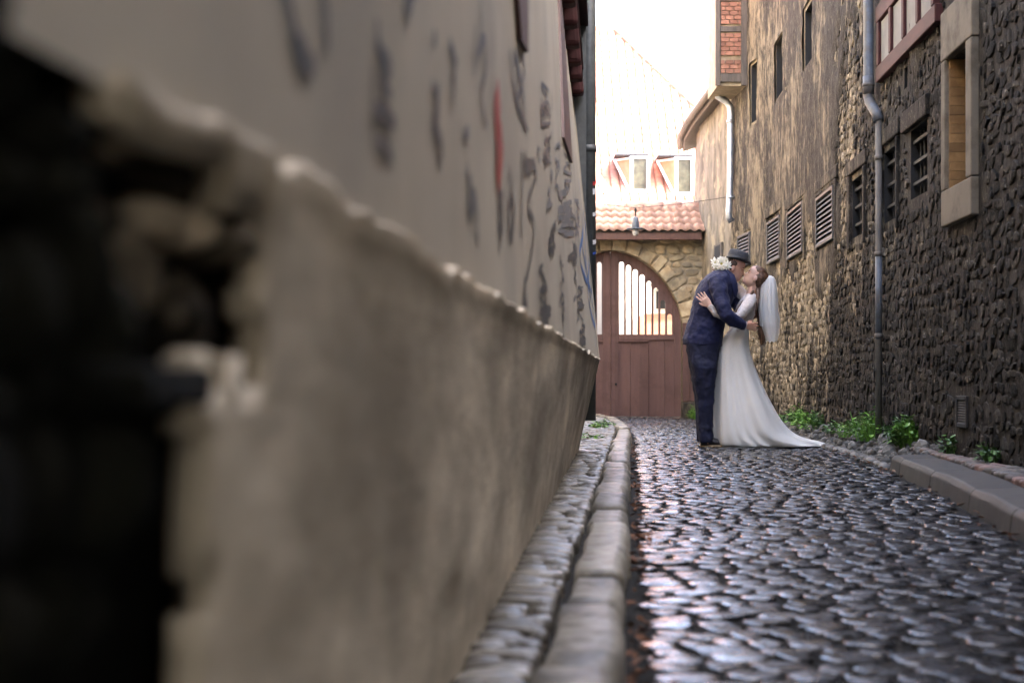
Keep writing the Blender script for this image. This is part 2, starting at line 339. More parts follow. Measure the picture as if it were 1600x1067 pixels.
# rough drain line in front of the gate
# ---- left kerb
kerb = tag(strip('kerb', lambda y: kL(y) - .17, lambda y: kL(y) + .0, [y for y in ys if y < 23.1], -.03, -.03, m_bed), kind='structure')
y = -1.; KL = []
while y < 22.4:
    ln = random.uniform(.45, .95); KL.append((y, min(y + ln, 22.6))); y += ln
for (a, b) in KL:
    n = 7; L = []; wd = random.uniform(.135, .16); ht = .085 + random.uniform(-.012, .012); tw = random.uniform(-.008, .008)
    TT = (0, .018, .2, .4, .6, .8, .982, 1)
    for i in range(n + 1):
        t = TT[i]; yy = a + .006 + (b - a - .012) * t; e = .01 if i in (0, n) else 0
        xo = kL(yy) + tw + .006 * math.sin(yy * 9); xi = xo - wd
        prof = [(xi, -.05), (xi, ht - .02 - e), (xi + .014 + e, ht - e), (xo - .035, ht + .002 - e), (xo - .014 - e, ht - .008 - e), (xo - .003 - e, ht - .026), (xo, 0), (xo, -.05)]
        L.append([(p[0] + .004 * fbm(yy * 6, p[1] * 20), yy, p[1] + .007 * fbm(p[0] * 9, yy * 4)) for p in prof])
    mb = MB(); mb.rings(L); o = mb.build('kerb_stone', m_kerb, kerb, True)
# ---- left pavement: narrow stones on edge
pave = tag(strip('pavement', lambda y: (XL(y, .05) - .08) if y < 11 else .3, lambda y: kL(y) - .14, [y for y in ys if y < 22.6], .035, .035, m_bed), kind='structure')
pv = protoset('paving_stone', 10, m_pave, True, rings=((1.0, -1.5), (1, .2), (.92, .7), (.6, 1.0)), n=10, jit=.16, sq=4)
items = []; y = 1.2
while y < 22:
    ph = .062 * random.uniform(.65, 1.4); x0 = XL(y, .05) - .01 if y < 11.1 else max(.5, kL(y) - .9); x1 = kL(y) - .155; x = x0
    y += ph; k = 0
    while x < x1 - .02:
        wd = min(random.uniform(.08, .2), x1 - x); 
        if x1 - x - wd < .04: wd = x1 - x
        A = ang(random.gauss(0, .07), random.gauss(0, .05), -.16 + random.gauss(0, .05))
        cx = x + wd / 2
        M = TM(Vector((cx, y + (cx - x0) * -.16, .05 + .006 * fbm(cx * 3, y * 2))), A @ Vector((1, 0, 0)), A @ Vector((0, 1, 0)), A @ Vector((0, 0, 1)), wd * .95, ph * .84, random.uniform(.018, .032))
        items.append((0 if y > 2.1 and cx / y < .36 else 1, y, M)); x += wd
items.sort(key=lambda t: (t[0], t[1])); place_pieces('paving_stone', [t[2] for t in items], pv, pave, m_pave, 300, True)
# ---- right kerb, right pavement, gravelly margin
rk = tag(strip('right_kerb', lambda y: kR(y) - .005, lambda y: kR(y) + .28, [y for y in ys if y < 9.8], -.03, -.03, m_bed), kind='structure')
y = -1.5
while y < 9.3:
    ln = random.uniform(1.0, 1.35); b = min(y + ln, 9.75); L = []
    for i in range(5):
        yy = y + .006 + (b - y - .012) * i / 4; e = .006 if i in (0, 4) else 0; xo = kR(yy); ht = .105
        xo += .006 * fbm(yy * 4, 1.); ht += .006 * fbm(yy * 3, 5.)
        L.append([(xo - .004, yy, -.05), (xo + .012, yy, ht - .03), (xo + .035, yy, ht - e), (xo + .25, yy, ht + .008 - e), (xo + .27, yy, ht - .01), (xo + .27, yy, -.05)])
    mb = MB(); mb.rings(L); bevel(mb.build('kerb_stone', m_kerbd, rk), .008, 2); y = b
rp = tag(strip('right_pavement', lambda y: kR(y) + .27, lambda y: XR(y) + .05, [-3, 0, 2, 4, 6, 7, 8, 9, 9.8, 10.4], .08, .1, m_bed), kind='structure')
pr = protoset('paving_stone', 10, m_pavr, True, rings=((1.0, -1.5), (1, .2), (.92, .8), (.6, 1.0)), n=10, jit=.1, sq=5)
items = []; y = 4.5
while y < 10.6:
    ph = .055 * random.uniform(.7, 1.4); x0 = kR(y) + .285; x1 = XR(y) - .03; x = x0; y += ph
    while x < x1 - .03:
        wd = min(random.uniform(.12, .26), x1 - x); A = ang(random.gauss(0, .06), random.gauss(0, .06), -.55 + random.gauss(0, .08)); cx = x + wd / 2
        if y > 6.5 and y < 7.9: wd *= .8
        M = TM(Vector((cx, y - (cx - x0) * .6, .1 + .01 * fbm(cx * 3, y * 2))), A @ Vector((1, 0, 0)), A @ Vector((0, 1, 0)), A @ Vector((0, 0, 1)), wd * .97, ph * .82, .022)
        items.append((0, y, M)); x += wd
place_pieces('paving_stone', [t[2] for t in items], pr, rp, m_pavr, 300, True)
tag(strip('gravel_margin', lambda y: kR(y) - .01, lambda y: XR(min(y, 24)) + .05, [9.72 + .12 * i for i in range(120)], .0, .13, m_soil, nx=8,
          zf=lambda y, t: .02 * fbm(t * 4, y * 5) - (.0 if t > 0 else .02)), kind='structure')
# pale flush edging stones along the margin
edging = tag(strip('edging', lambda y: kR(y) - .06, lambda y: kR(y) + .04, [9.8 + .4 * i for i in range(24)], -.02, -.02, m_bed), kind='structure')
pe = protoset('edging_stone', 6, m_pebble, True, rings=((1.0, -1.), (1, .2), (.85, .8), (.5, 1.0)), n=9, jit=.2, sq=3)
items = []; y = 9.8
while y < 18.5:
    ln = random.uniform(.1, .24)
    items.append(TM(Vector((kR(y + ln / 2) + random.uniform(-.02, .02), y + ln / 2, .0)), Vector((1, 0, 0)), Vector((.1, 1, 0)).normalized(), Vector((0, 0, 1)), random.uniform(.06, .1), ln * .92, .03)); y += ln
place_pieces('edging_stone', items, pe, edging, m_pebble, 300, True)

# ------------------------------------------------------------------ LEFT BUILDING
lb = empty('plastered_house', (-.3, 0, 0), 'pale rendered house with scrawled graffiti and stained bulging plinth, left of the alley', 'house')
YS = [-4, -3, -2, -1] + [-.5 + .1 * i for i in range(35)] + [3 + .25 * i for i in range(33)]
YS = [y for y in YS if y <= 11.0]; 
if YS[-1] < 11: YS.append(11.0)
ZS = [.765, .8] + [.9 + .1 * i for i in range(21)] + [3.0, 3.4, 4, 5, 6.0]
V = []; Fc = []; nz_ = len(ZS)
for y in YS:
    for z in ZS: V.append((XL(y, max(z, .78)) - .008 + .006 * fbm(y * .7, z * .9, 1.), y, z))
for j in range(len(YS) - 1):
    for i in range(nz_ - 1): a = j * nz_ + i; Fc.append((a, a + 1, a + nz_ + 1, a + nz_))
mk('upper_wall', V, Fc, m_plast, lb, True)
mb = MB()   # end face, roof, back
for z0, z1 in zip(ZS[:-1], ZS[1:]): mb.add([(XL(11, max(z0, .78)), 11, z0), (-6, 11, z0), (-6, 11, z1), (XL(11, max(z1, .78)), 11, z1)], [(0, 1, 2, 3)])
mb.add([(XL(11, .05) - .01, 11, 0), (-6, 11, 0), (-6, 11, .765), (XL(11, .765) - .01, 11, .765)], [(0, 1, 2, 3)])
mb.add([(-6, -4, 0), (-6, 11, 0), (-6, 11, 6.0), (-6, -4, 6.0)], [(0, 1, 2, 3)])
mb.add([(XL(-4, .78), -4, 0), (-6, -4, 0), (-6, -4, 6.0), (XL(-4, 6.0), -4, 6.0)], [(0, 1, 2, 3)])
mb.build('rear_walls', m_plast, lb)
mb = MB(); mb.add([(-.4, -4.2, 5.9), (.35, 11.1, 5.9), (-3.2, 11.1, 8.2), (-3.2, -4.2, 8.2), (-6.5, 11.1, 5.9), (-6.5, -4.2, 5.9)], [(0, 1, 2, 3), (3, 2, 4, 5), (1, 4, 2), (0, 3, 5), (0, 5, 4, 1)])
mb.build('roof', m_tile, lb)
# plinth with a ragged lip, broken away at the near end
YP = [.3 + .02 * i for i in range(60)] + [1.5 + .04 * i for i in range(45)] + [3.3 + .1 * i for i in range(78)]
YP = [y for y in YP if y < 11.0] + [11.0]
NZ = 30; V = []; Fc = []; 
def lipz(y): return .772 + .02 * fbm(y * 2.6, 3) + .012 * fbm(y * 11, 7)
for y in YP:
    zt = lipz(y)
    for i in range(NZ + 3):
        if i < NZ:
            z = .03 + (zt - .03) * i / (NZ - 1); d = .005 * fbm(y * 1.1, z * 2.5, 5.) + .002 * fbm(y * 3, z * 6) + (.006 * (1 - min(1, abs(z - zt) / .03)))
        else:
            z = zt + (.005, .006, .004)[i - NZ]; d = (.002, -.008, -.03)[i - NZ]
        V.append((XL(y, min(z, .78)) + d, y, z))
def gone(y, z):
    e = .03 * fbm(y * 6, z * 7, 2.) + .02 * fbm(y * 20, z * 20)
    if z > .725 + e: return y < .8 + e
    if z > .6 + e * .6: return y < 1.11 + e
    return y < .955 + e * .8
n = NZ + 3
for j in range(len(YP) - 1):
    for i in range(n - 1):
        if gone((YP[j] + YP[j + 1]) / 2, V[j * n + i][2]): continue
        a = j * n + i; Fc.append((a, a + 1, a + n + 1, a + n))
o = mk('plinth_render', V, Fc, m_plinth, lb, True); sm = o.modifiers.new('thickness', 'SOLIDIFY'); sm.thickness = .025; sm.offset = 1
# stones behind the broken render
mb = MB(); mb.add([(XL(-4, .03) - .06, -4, 0), (XL(1.6, .03) - .06, 1.6, 0), (XL(1.6) - .06, 1.6, .8), (XL(-4) - .06, -4, .8)], [(0, 1, 2, 3)])
mb.build('plinth_core', m_bstone, lb)
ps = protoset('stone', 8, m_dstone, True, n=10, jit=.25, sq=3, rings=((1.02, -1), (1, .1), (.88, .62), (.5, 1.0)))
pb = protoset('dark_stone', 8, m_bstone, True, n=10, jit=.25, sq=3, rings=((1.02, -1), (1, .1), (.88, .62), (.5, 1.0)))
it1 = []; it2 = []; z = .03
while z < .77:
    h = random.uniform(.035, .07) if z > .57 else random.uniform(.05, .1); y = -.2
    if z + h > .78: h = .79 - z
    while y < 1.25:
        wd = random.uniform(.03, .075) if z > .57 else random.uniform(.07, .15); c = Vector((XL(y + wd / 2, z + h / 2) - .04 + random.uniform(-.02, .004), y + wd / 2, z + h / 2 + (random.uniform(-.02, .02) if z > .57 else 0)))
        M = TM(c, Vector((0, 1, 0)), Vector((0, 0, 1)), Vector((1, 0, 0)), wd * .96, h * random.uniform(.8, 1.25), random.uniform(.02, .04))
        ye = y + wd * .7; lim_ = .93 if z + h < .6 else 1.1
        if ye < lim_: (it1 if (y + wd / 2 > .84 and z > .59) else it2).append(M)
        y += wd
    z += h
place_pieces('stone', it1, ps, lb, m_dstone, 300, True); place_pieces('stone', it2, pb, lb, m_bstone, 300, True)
mb = MB(); mb.box((XL(.85) - .05, .78, .585), (XL(.85) + .012, .95, .61)); bevel(mb.build('ledge_stone', m_bstone, lb), .006, 2)
# jettied red timber: sill beam, joist ends, and posts
def beamL(name, y0, y1, z0, z1, d0, d1, mat, bv=.012):
    V = []
    for y in (y0, y1):
        for (z, d) in ((z0, d0), (z0, d1), (z1, d1), (z1, d0)): V.append((XL(y, z) + d, y, z))
    o = mk(name, V, [(0, 1, 2, 3), (7, 6, 5, 4), (0, 4, 5, 1), (1, 5, 6, 2), (2, 6, 7, 3), (3, 7, 4, 0)], mat, lb); return bevel(o, bv, 2)
beamL('sill_beam', -1, 11.05, 3.02, 3.3, -.1, .10, m_redt)
beamL('upper_beam', -1, 11.05, 3.36, 3.6, -.1, .17, m_redt)
mb = MB(); mb.box((.3, 11.02, .8), (.575, 11.09, 5.85)); mb.build('corner_post', m_darkp, lb)
yy = 7.2
while yy < 11:
    beamL('joist_end', yy, yy + .16, 2.8, 3.02, -.05, .085, m_redt, .03); yy += .52
V = []
for (px, py) in ((871, -60), (886, -60), (893, 255), (880, 215)): 
    Y, z = hitL(px, py); V.append((Y, z))
def board(pts, th, mat, name):
    A = [(XL(y, z) + th, y, z) for y, z in pts]; B = [(XL(y, z) - .02, y, z) for y, z in pts]; n = len(pts)
    o = mk(name, A + B, [tuple(range(n)), tuple(range(2 * n - 1, n - 1, -1))] + [(i, i + n, (i + 1) % n + n, (i + 1) % n) for i in range(n)], mat, lb); return o
board(V, .006, m_brnt, 'timber_brace')
V = [hitL(*p) for p in ((802, -60), (822, -60), (822, 82), (812, 62))]; board(V, .006, m_brnt, 'timber_brace')
# graffiti: thin paint strokes lying on the render
def stroke(P, wd, mat, name='graffiti_tag', smoothn=6):
    P = [hitL(*p) for p in P]; 
    if len(P) > 2:
        Q = []
        for i in range(len(P) - 1):
            p0 = P[max(i - 1, 0)]; p1 = P[i]; p2 = P[i + 1]; p3 = P[min(i + 2, len(P) - 1)]
            for k in range(smoothn):
                t = k / smoothn; Q.append(tuple(.5 * ((2 * p1[c]) + (-p0[c] + p2[c]) * t + (2 * p0[c] - 5 * p1[c] + 4 * p2[c] - p3[c]) * t * t + (-p0[c] + 3 * p1[c] - 3 * p2[c] + p3[c]) * t ** 3) for c in (0, 1)))
        Q.append(P[-1]); P = Q
    V = []; Fc = []
    for i, (y, z) in enumerate(P):
        a = P[max(i - 1, 0)]; b = P[min(i + 1, len(P) - 1)]; dx, dz = b[0] - a[0], b[1] - a[1]; L = math.hypot(dx, dz) or 1
        ww = wd * .42 * (.55 + .45 * math.sin(math.pi * (i + .5) / len(P))) * (1 + .2 * math.sin(i * 1.7)); nx, nz2 = -dz / L * ww, dx / L * ww
        for s_ in (-1, 1):
            yy, zz = y + s_ * nx, z + s_ * nz2; V.append((XL(min(yy, 10.99), max(zz, .79)) - .008 + .006 * fbm(yy * .7, zz * .9, 1.) + .003, yy, zz))
    for i in range(len(P) - 1): Fc.append((2 * i, 2 * i + 1, 2 * i + 3, 2 * i + 2))
    return V, Fc
def tagobj(strokes, mat):
    mb = MB()
    for P, wd in strokes:
        mb = MB(); mb.add(*stroke(P, wd, mat)); mb.build('graffiti_stroke', mat, lb)
tagobj([([(455, -30), (470, 20), (478, 60), (492, 78), (486, 95)], .022), ([(512, -30), (522, 30), (520, 85)], .02), ([(472, 50), (490, 100), (505, 98)], .03)], m_ink)
tagobj([([(597, 30), (602, 80), (618, 105), (606, 130), (620, 150)], .028), ([(596, 170), (610, 178), (626, 195)], .03), ([(600, 225), (612, 228), (622, 250)], .026), ([(592, 100), (594, 230)], .012)], m_ink)
tagobj([([(654, -20), (640, 20), (648, 8)], .03)], m_ink)
tagobj([([(680, 130), (690, 165), (684, 195), (695, 228), (690, 260)], .035), ([(690, 130), (682, 200)], .02)], m_ink)
tagobj([([(706, 65), (714, 100), (712, 165)], .035), ([(682, 55), (686, 64)], .03), ([(718, 90), (710, 130)], .02)], m_ink)
tagobj([([(752, -20), (756, 50), (750, 90), (760, 60), (762, 110), (756, 150), (765, 200)], .03)], m_ink)
tagobj([([(746, 40), (744, 120)], .02), ([(730, 210), (738, 205)], .03)], m_inkg)
tagobj([([(783, 145), (779, 190), (786, 230), (781, 285)], .13)], m_inkr)
tagobj([([(779, 220), (781, 280), (789, 330), (785, 390)], .04), ([(790, 300), (783, 340), (788, 370)], .04)], m_ink)
tagobj([([(801, 262), (804, 300), (800, 330), (804, 372), (809, 330), (803, 300)], .045)], m_ink)
tagobj([([(820, 232), (819, 372)], .035), ([(826, 240), (824, 262), (838, 258), (841, 290)], .05), ([(841, 270), (829, 320), (838, 352), (831, 420), (826, 440)], .03), ([(826, 440), (823, 488), (829, 470)], .07)], m_ink)
tagobj([([(800, 78), (806, 130), (812, 160), (828, 205)], .04), ([(806, 80), (818, 130), (824, 180)], .04), ([(812, 70), (814, 150), (822, 110)], .03)], m_ink)
tagobj([([(735, 260), (742, 300), (738, 330), (748, 310), (752, 380)], .05)], m_inkg)
def scribble(x0, y0, x1, y1, n, wd, mat, seed):
    r_ = random.Random(seed); S = []; 
    for k in range(n):
        t = (k + .5) / n; cy = y0 + (y1 - y0) * t; hh = (y1 - y0) / n * .6; P = []
        for q in range(r_.choice((3, 4, 5, 6))): P.append((r_.uniform(x0, x1), cy + r_.uniform(-hh, hh)))
        S.append((P, wd))
    tagobj(S, mat)
for a in [(846, 130, 862, 210, 3, .02, m_ink, 1), (864, 120, 866, 240, 2, .015, m_inkg, 2), (855, 265, 866, 325, 3, .03, m_inkg, 3), (850, 205, 862, 260, 3, .02, m_ink, 21),
          (874, 300, 900, 366, 9, .03, m_inkg, 4), (858, 350, 870, 400, 5, .03, m_ink, 5), (845, 410, 856, 500, 5, .022, m_ink, 6), (848, 480, 862, 510, 4, .025, m_ink, 7),
          (876, 400, 884, 500, 7, .02, m_ink, 8), (896, 380, 904, 470, 6, .035, m_ink, 9), (903, 440, 915, 500, 5, .02, m_ink, 10), (907, 508, 917, 540, 6, .03, m_ink, 11),
          (868, 220, 878, 300, 4, .02, m_inkg, 12), (880, 240, 895, 300, 4, .02, m_inkg, 13), (832, 230, 850, 262, 2, .02, m_inkg, 14), (900, 300, 908, 370, 5, .025, m_inkg, 15),
          (888, 330, 905, 420, 5, .02, m_ink, 16), (910, 280, 918, 330, 4, .02, m_inkg, 17)]: scribble(*a)
tagobj([([(905, 280), (912, 350), (908, 400), (918, 440), (915, 400)], .06), ([(912, 330), (922, 400), (920, 460), (931, 510), (934, 480)], .06), ([(916, 350), (926, 440), (932, 520)], .05),
        ([(910, 380), (925, 470)], .05), ([(920, 340), (917, 420), (928, 460)], .05), ([(930, 520), (932, 542)], .05)], m_inkb)
# dark downpipe with stickers at the far corner
dp = empty('dark_downpipe', (.61, 11.12, 0), 'dark grey downpipe with small stickers at the far corner of the rendered house', 'downpipe')
mb = MB(); mb.tube([(.605, 11.14, .3), (.605, 11.14, 5.8)], .052, 14); mb.build('pipe', m_darkp, dp, True)
for z in (1.1, 2.4):
    mb = MB(); mb.tube([(.605, 11.14, z), (.605, 11.14, z + .05)], .058, 14); mb.build('pipe_collar', m_darkp, dp, True)
for (z, h, k) in ((2.14, .03, 0), (2.07, .045, 1), (1.9, .03, 1), (1.68, .035, 1), (1.6, .02, 2)):
    mb = MB(); L = []
    for zz in (z, z + h): L.append([(.605 + .0535 * math.cos(a), 11.14 + .0535 * math.sin(a), zz + .008 * math.cos(a * 3)) for a in [R(-62 + 12 * i) for i in range(6)]])
    mb.rings(L, False); mb.f = [f for f in mb.f if not (5 in (f[0] % 6, f[1] % 6) and 0 in (f[0] % 6, f[1] % 6))]; mb.build('sticker', m_stick[k], dp)
# house set back on the left beyond the corner, closing the little yard in front of the gate
sb = empty('set_back_house', (-2, 17, 0), 'plain rendered house set back on the left between the corner and the gate', 'house')
mb = MB(); mb.box((-6, 12.2, 0), (-.3, 24.0, 7)); mb.build('walls', m_plast, sb)
mb = MB(); mb.add([(.0, 12, 6.9), (.0, 24.3, 6.9), (-3, 24.3, 9.2), (-3, 12, 9.2), (-6.2, 24.3, 6.9), (-6.2, 12, 6.9)], [(0, 1, 2, 3), (3, 2, 4, 5), (1, 4, 2), (0, 3, 5)]); mb.build('roof', m_tile, sb)
# unseen block added over the viewpoint to darken the near walls and street
br = empty('unseen_shade_block', (1, -2, 0), 'unseen block added over the viewpoint to shade the near alley', 'house')
mb = MB(); mb.box((-.6, -9, 3.0), (3.0, .1, 6.6)); mb.box((-.6, -9, 0), (3.0, -8.7, 3.0)); mb.build('walls', m_plast, br)
for k in range(5):
    mb = MB(); mb.box((-.55, -8 + 1.1 * k, 2.82), (2.6, -7.82 + 1.1 * k, 2.998)); mb.build('shade_block_beam', m_grey, br)

# ------------------------------------------------------------------ RIGHT BUILDING
rb = empty('rubble_warehouse', (3.2, 10, 0), 'tall rubble stone building, dark with soot and painted vignette, with barred and louvred openings along the right of the alley', 'building')
def rect(px0, px1, py0, py1):   # opening measured at its middle
    Y1, Y0 = hitR(px0), hitR(px1); Ym = (Y0 + Y1) / 2; return (Y0, Y1, zat(py1, Ym), zat(py0, Ym))
OP = {}
OP['A'] = rect(1156, 1175, 366, 416); OP['B'] = rect(1202, 1222, 342, 409); OP['C'] = rect(1234, 1258, 324, 400); OP['D'] = rect(1280, 1307, 300, 381)
OP['E'] = rect(1332, 1352, 276, 368); OP['F'] = rect(1382, 1404, 232, 344); OP['G'] = rect(1423, 1449, 196, 306); OP['H'] = rect(1487, 1520, 80, 288)
OP['I'] = rect(1496, 1513, 618, 668); OP['S1'] = rect(1174, 1184, 100, 190); OP['S2'] = rect(1213, 1225, 60, 148); OP['S3'] = rect(1258, 1272, 8, 100); OP['J'] = rect(1413, 1418, 105, 138)
OP['T'] = rect(1120, 1130, 381, 407)
YEND = 21.5; ZTOP = 7.4
def wallgrid(y0, y1, z0, z1, ops, off, mat, name, parent, step=.6):
    yb = set([y0, y1] + [v for o in ops for v in o[:2] if y0 < v < y1] + [p for p in RWY if y0 < p < y1]); yb |= set(np.arange(y0, y1, step).tolist())
    zb = sorted(set([z0, z1] + [v for o in ops for v in o[2:] if z0 < v < z1] + list(np.arange(z0, z1, step)))); yb = sorted(yb); V = []; Fc = []; n = len(zb)
    for y in yb:
        for z in zb: V.append((XR(y) + off, y, z))
    for j in range(len(yb) - 1):
        for i in range(n - 1):
            ym = (yb[j] + yb[j + 1]) / 2; zm = (zb[i] + zb[i + 1]) / 2
            if any(o[0] < ym < o[1] and o[2] < zm < o[3] for o in ops): continue
            a = j * n + i; Fc.append((a, a + n, a + n + 1, a + 1))
    return mk(name, V, Fc, mat, parent)
ops = [v for v in OP.values()]
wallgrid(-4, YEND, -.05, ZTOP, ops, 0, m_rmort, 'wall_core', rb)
mb = MB(); mb.add([(XR(YEND), YEND, 0), (10, YEND, 0), (10, YEND, ZTOP), (XR(YEND), YEND, ZTOP)], [(0, 1, 2, 3)]); mb.add([(10, -4, 0), (10, YEND, 0), (10, YEND, ZTOP), (10, -4, ZTOP)], [(0, 1, 2, 3)])
mb.add([(XR(-4), -4, 0), (10, -4, 0), (10, -4, ZTOP), (XR(-4), -4, ZTOP)], [(0, 1, 2, 3)]); mb.build('rear_walls', m_rmort, rb)
mb = MB(); mb.add([(2.1, -4.2, 7.35), (3.2, YEND + .2, 7.35), (6.5, YEND + .2, 9.2), (6.5, -4.2, 9.2), (10.3, YEND + .2, 7.35), (10.3, -4.2, 7.35)], [(0, 1, 2, 3), (3, 2, 4, 5), (1, 4, 2), (0, 3, 5), (0, 5, 4, 1)]); mb.build('roof', m_tile, rb)
def frameR(Y):
    t = Vector((XR(Y + .2) - XR(Y - .2), .4, 0)).normalized(); return t, Vector((0, 0, 1)), Vector((-t.y, t.x, 0))
def boxR(mb, y0, y1, z0, z1, d0, d1):     # d: how far proud of the wall, towards the alley
    V = []
    for y in (y0, y1):
        for z in (z0, z1):
            for d in (d0, d1): V.append((XR(y) - d, y, z))
    mb.add(V, [(0, 1, 3, 2), (4, 6, 7, 5), (0, 4, 5, 1), (2, 3, 7, 6), (0, 2, 6, 4), (1, 5, 7, 3)]); return mb
# recesses behind every opening
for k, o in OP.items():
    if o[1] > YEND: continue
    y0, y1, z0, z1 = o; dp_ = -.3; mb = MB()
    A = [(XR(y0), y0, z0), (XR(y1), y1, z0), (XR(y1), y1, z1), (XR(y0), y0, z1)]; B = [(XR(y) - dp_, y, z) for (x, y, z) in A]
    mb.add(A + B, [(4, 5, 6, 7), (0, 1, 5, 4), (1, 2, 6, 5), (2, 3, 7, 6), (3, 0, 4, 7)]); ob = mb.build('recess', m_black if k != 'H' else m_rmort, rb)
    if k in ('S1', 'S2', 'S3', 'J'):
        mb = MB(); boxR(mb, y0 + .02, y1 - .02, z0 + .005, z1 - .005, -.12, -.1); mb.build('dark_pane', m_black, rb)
# rubble stones
rng = random.Random(5); items = []; z = .0
def pad(o, p): return (o[0] - p, o[1] + p, o[2] - p, o[3] + p)
padops = [pad(v, .03) for k, v in OP.items() if k != 'H'] + [rect(1478, 1531, -20, 348)]
def rendered(y, z):      # > 0 where old render still covers the rubble
    return (z - interp(y, [8, 12, 14, 17, 21.5], [5.2, 3.5, 2.7, 2.1, 2.0])) * .42 + .9 * fbm(y * .5, z * .4, 9.) + .35 * fbm(y * 2.2, z * 1.6, 4.)
while z < 7.2:
    h = rng.uniform(.06, .11) if z < 3.6 else rng.uniform(.1, .17); y = 7.6 + rng.uniform(0, .1)
    while y < YEND:
        wd = rng.uniform(.06, .2); hk = h * rng.uniform(.75, 1.35); ym = y + wd / 2; zm = z + h / 2 + .03 * fbm(ym * 1.3, z * 1.3) + rng.uniform(-.02, .02)
        if zm < zat(-30, ym) and not any(o[0] - wd / 2 < ym < o[1] + wd / 2 and o[2] - h / 2 < zm < o[3] + h / 2 for o in padops) and rendered(ym, zm) < .35:
            t, u, nrm = frameR(ym); q = Matrix.Rotation(rng.gauss(0, .3), 3, nrm); tl = Matrix.Rotation(rng.gauss(0, .09), 3, 'Z') @ Matrix.Rotation(rng.gauss(0, .08), 3, t)
            pr_ = rng.uniform(.003, .015)
            M = TM(Vector((XR(ym), ym, zm)) + nrm * .002, q @ tl @ t, q @ u, q @ tl @ nrm, wd * 1.0, hk * .98, pr_)
            items.append((wd * h / ym ** 3, M))
        y += wd
    z += h * .97
items.sort(key=lambda t: -t[0]); 
wst = protoset('wall_stone', 16, m_rstone, False, n=9, jit=.42, sq=2.6, rings=((1.05, -1), (1, .35), (.9, .8), (.55, 1.0)))
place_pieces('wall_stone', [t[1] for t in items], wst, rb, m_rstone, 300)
# old render, thick where it survives, sinking behind the stones where it has fallen
yg = np.arange(8.5, YEND, .06); zg = np.arange(.5, 7.4, .06); V = []; Fc = []; n = len(zg)
for y in yg:
    for z in zg:
        q = rendered(y, z); d = max(-.02, min(.026, (q + .05) * .22)) + .012 * fbm(y * 3, z * 3, 2.) + .006 * fbm(y * 13, z * 13)
        V.append((XR(y) - d, y, z))
for j in range(len(yg) - 1):
    for i in range(n - 1):
        a = j * n + i; ym, zm = yg[j] + .03, zg[i] + .03
        if (V[a][0] > XR(ym) + .004 and V[a + n + 1][0] > XR(ym) + .004) or zm > zat(-40, ym): continue
        if any(o[0] - .03 < ym < o[1] + .03 and o[2] - .03 < zm < o[3] + .03 for o in ops) or padops[-1][0] < ym < padops[-1][1] and zm > padops[-1][2]: continue
        Fc.append((a, a + n, a + n + 1, a + 1))
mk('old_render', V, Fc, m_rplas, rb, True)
# louvred shutters
def louvre(key, mat=m_louv, pr=.03, n=None, fw=.035):
    y0, y1, z0, z1 = OP[key]; g = rb
    mb = MB(); boxR(mb, y0, y0 + fw, z0, z1, -.02, pr + .015); boxR(mb, y1 - fw, y1, z0, z1, -.02, pr + .015); boxR(mb, y0 + fw, y1 - fw, z0, z0 + fw, -.02, pr + .015); boxR(mb, y0 + fw, y1 - fw, z1 - fw, z1, -.02, pr + .015)
    fr = mb.build('louvred_shutter', mat, rb); bevel(fr, .004)
    n = n or int((z1 - z0) / .055)
    for k in range(n):
        zc = z0 + fw + (z1 - z0 - 2 * fw) * (k + .5) / n; hh = (z1 - z0) / n * .42; mb = MB(); V = []
        for y in (y0 + fw, y1 - fw):
            for (dz, d) in ((hh, -.01), (hh + .006, -.004), (-hh, pr + .01), (-hh - .006, pr + .004)): V.append((XR(y) - d, y, zc + dz))
        mb.add(V, [(0, 1, 2, 3), (7, 6, 5, 4), (0, 4, 5, 1), (1, 5, 6, 2), (2, 6, 7, 3), (3, 7, 4, 0)]); mb.build('slat', mat, fr)
for k in 'ABCD': louvre(k)
louvre('I', m_iron, .0, 9, .03)
# stone jambs beside the shutters
for k, (a, b) in dict(B=(.14, .12), C=(.12, .22), D=(.1, .1), E=(.08, .14), F=(.06, .06)).items():
    y0, y1, z0, z1 = OP[k]
    for (p, q) in ((y0 - a, y0 - .012), (y1 + .012, y1 + b)):
        mb = MB(); boxR(mb, p, q, z0 - .1, z1 + .05, -.05, .035); bevel(mb.build('jamb_stone', m_rplas if k in 'BCDE' else m_rmort, rb), .012, 2)
    mb = MB(); boxR(mb, y0 - a - .05, y1 + b + .05, z1 + .06, z1 + .19, -.05, .032); bevel(mb.build('lintel_stone', m_rplas if k in 'BCDE' else m_rmort, rb), .012, 2)
y0, y1, z0, z1 = OP['G']; mb = MB(); boxR(mb, y0 - .1, y1 + .2, z1 + .012, z1 + .17, -.05, .04); bevel(mb.build('lintel_stone', m_rmort, rb), .012, 2)
# barred windows
for k in 'EFG':
    y0, y1, z0, z1 = OP[k]
    for i in range(3):
        zc = z0 + (z1 - z0) * (i + .75) / 3.3; mb = MB(); boxR(mb, y0, y1, zc - .012, zc + .012, -.045, -.02); mb.build('bar', m_iron, rb)
    for i in range(4):
        yc = y0 + (y1 - y0) * (i + .8) / 4.6; mb = MB(); mb.tube([(XR(yc) + .06, yc, z0), (XR(yc) + .06, yc, z1)], .009, 6); mb.build('bar', m_iron, rb)
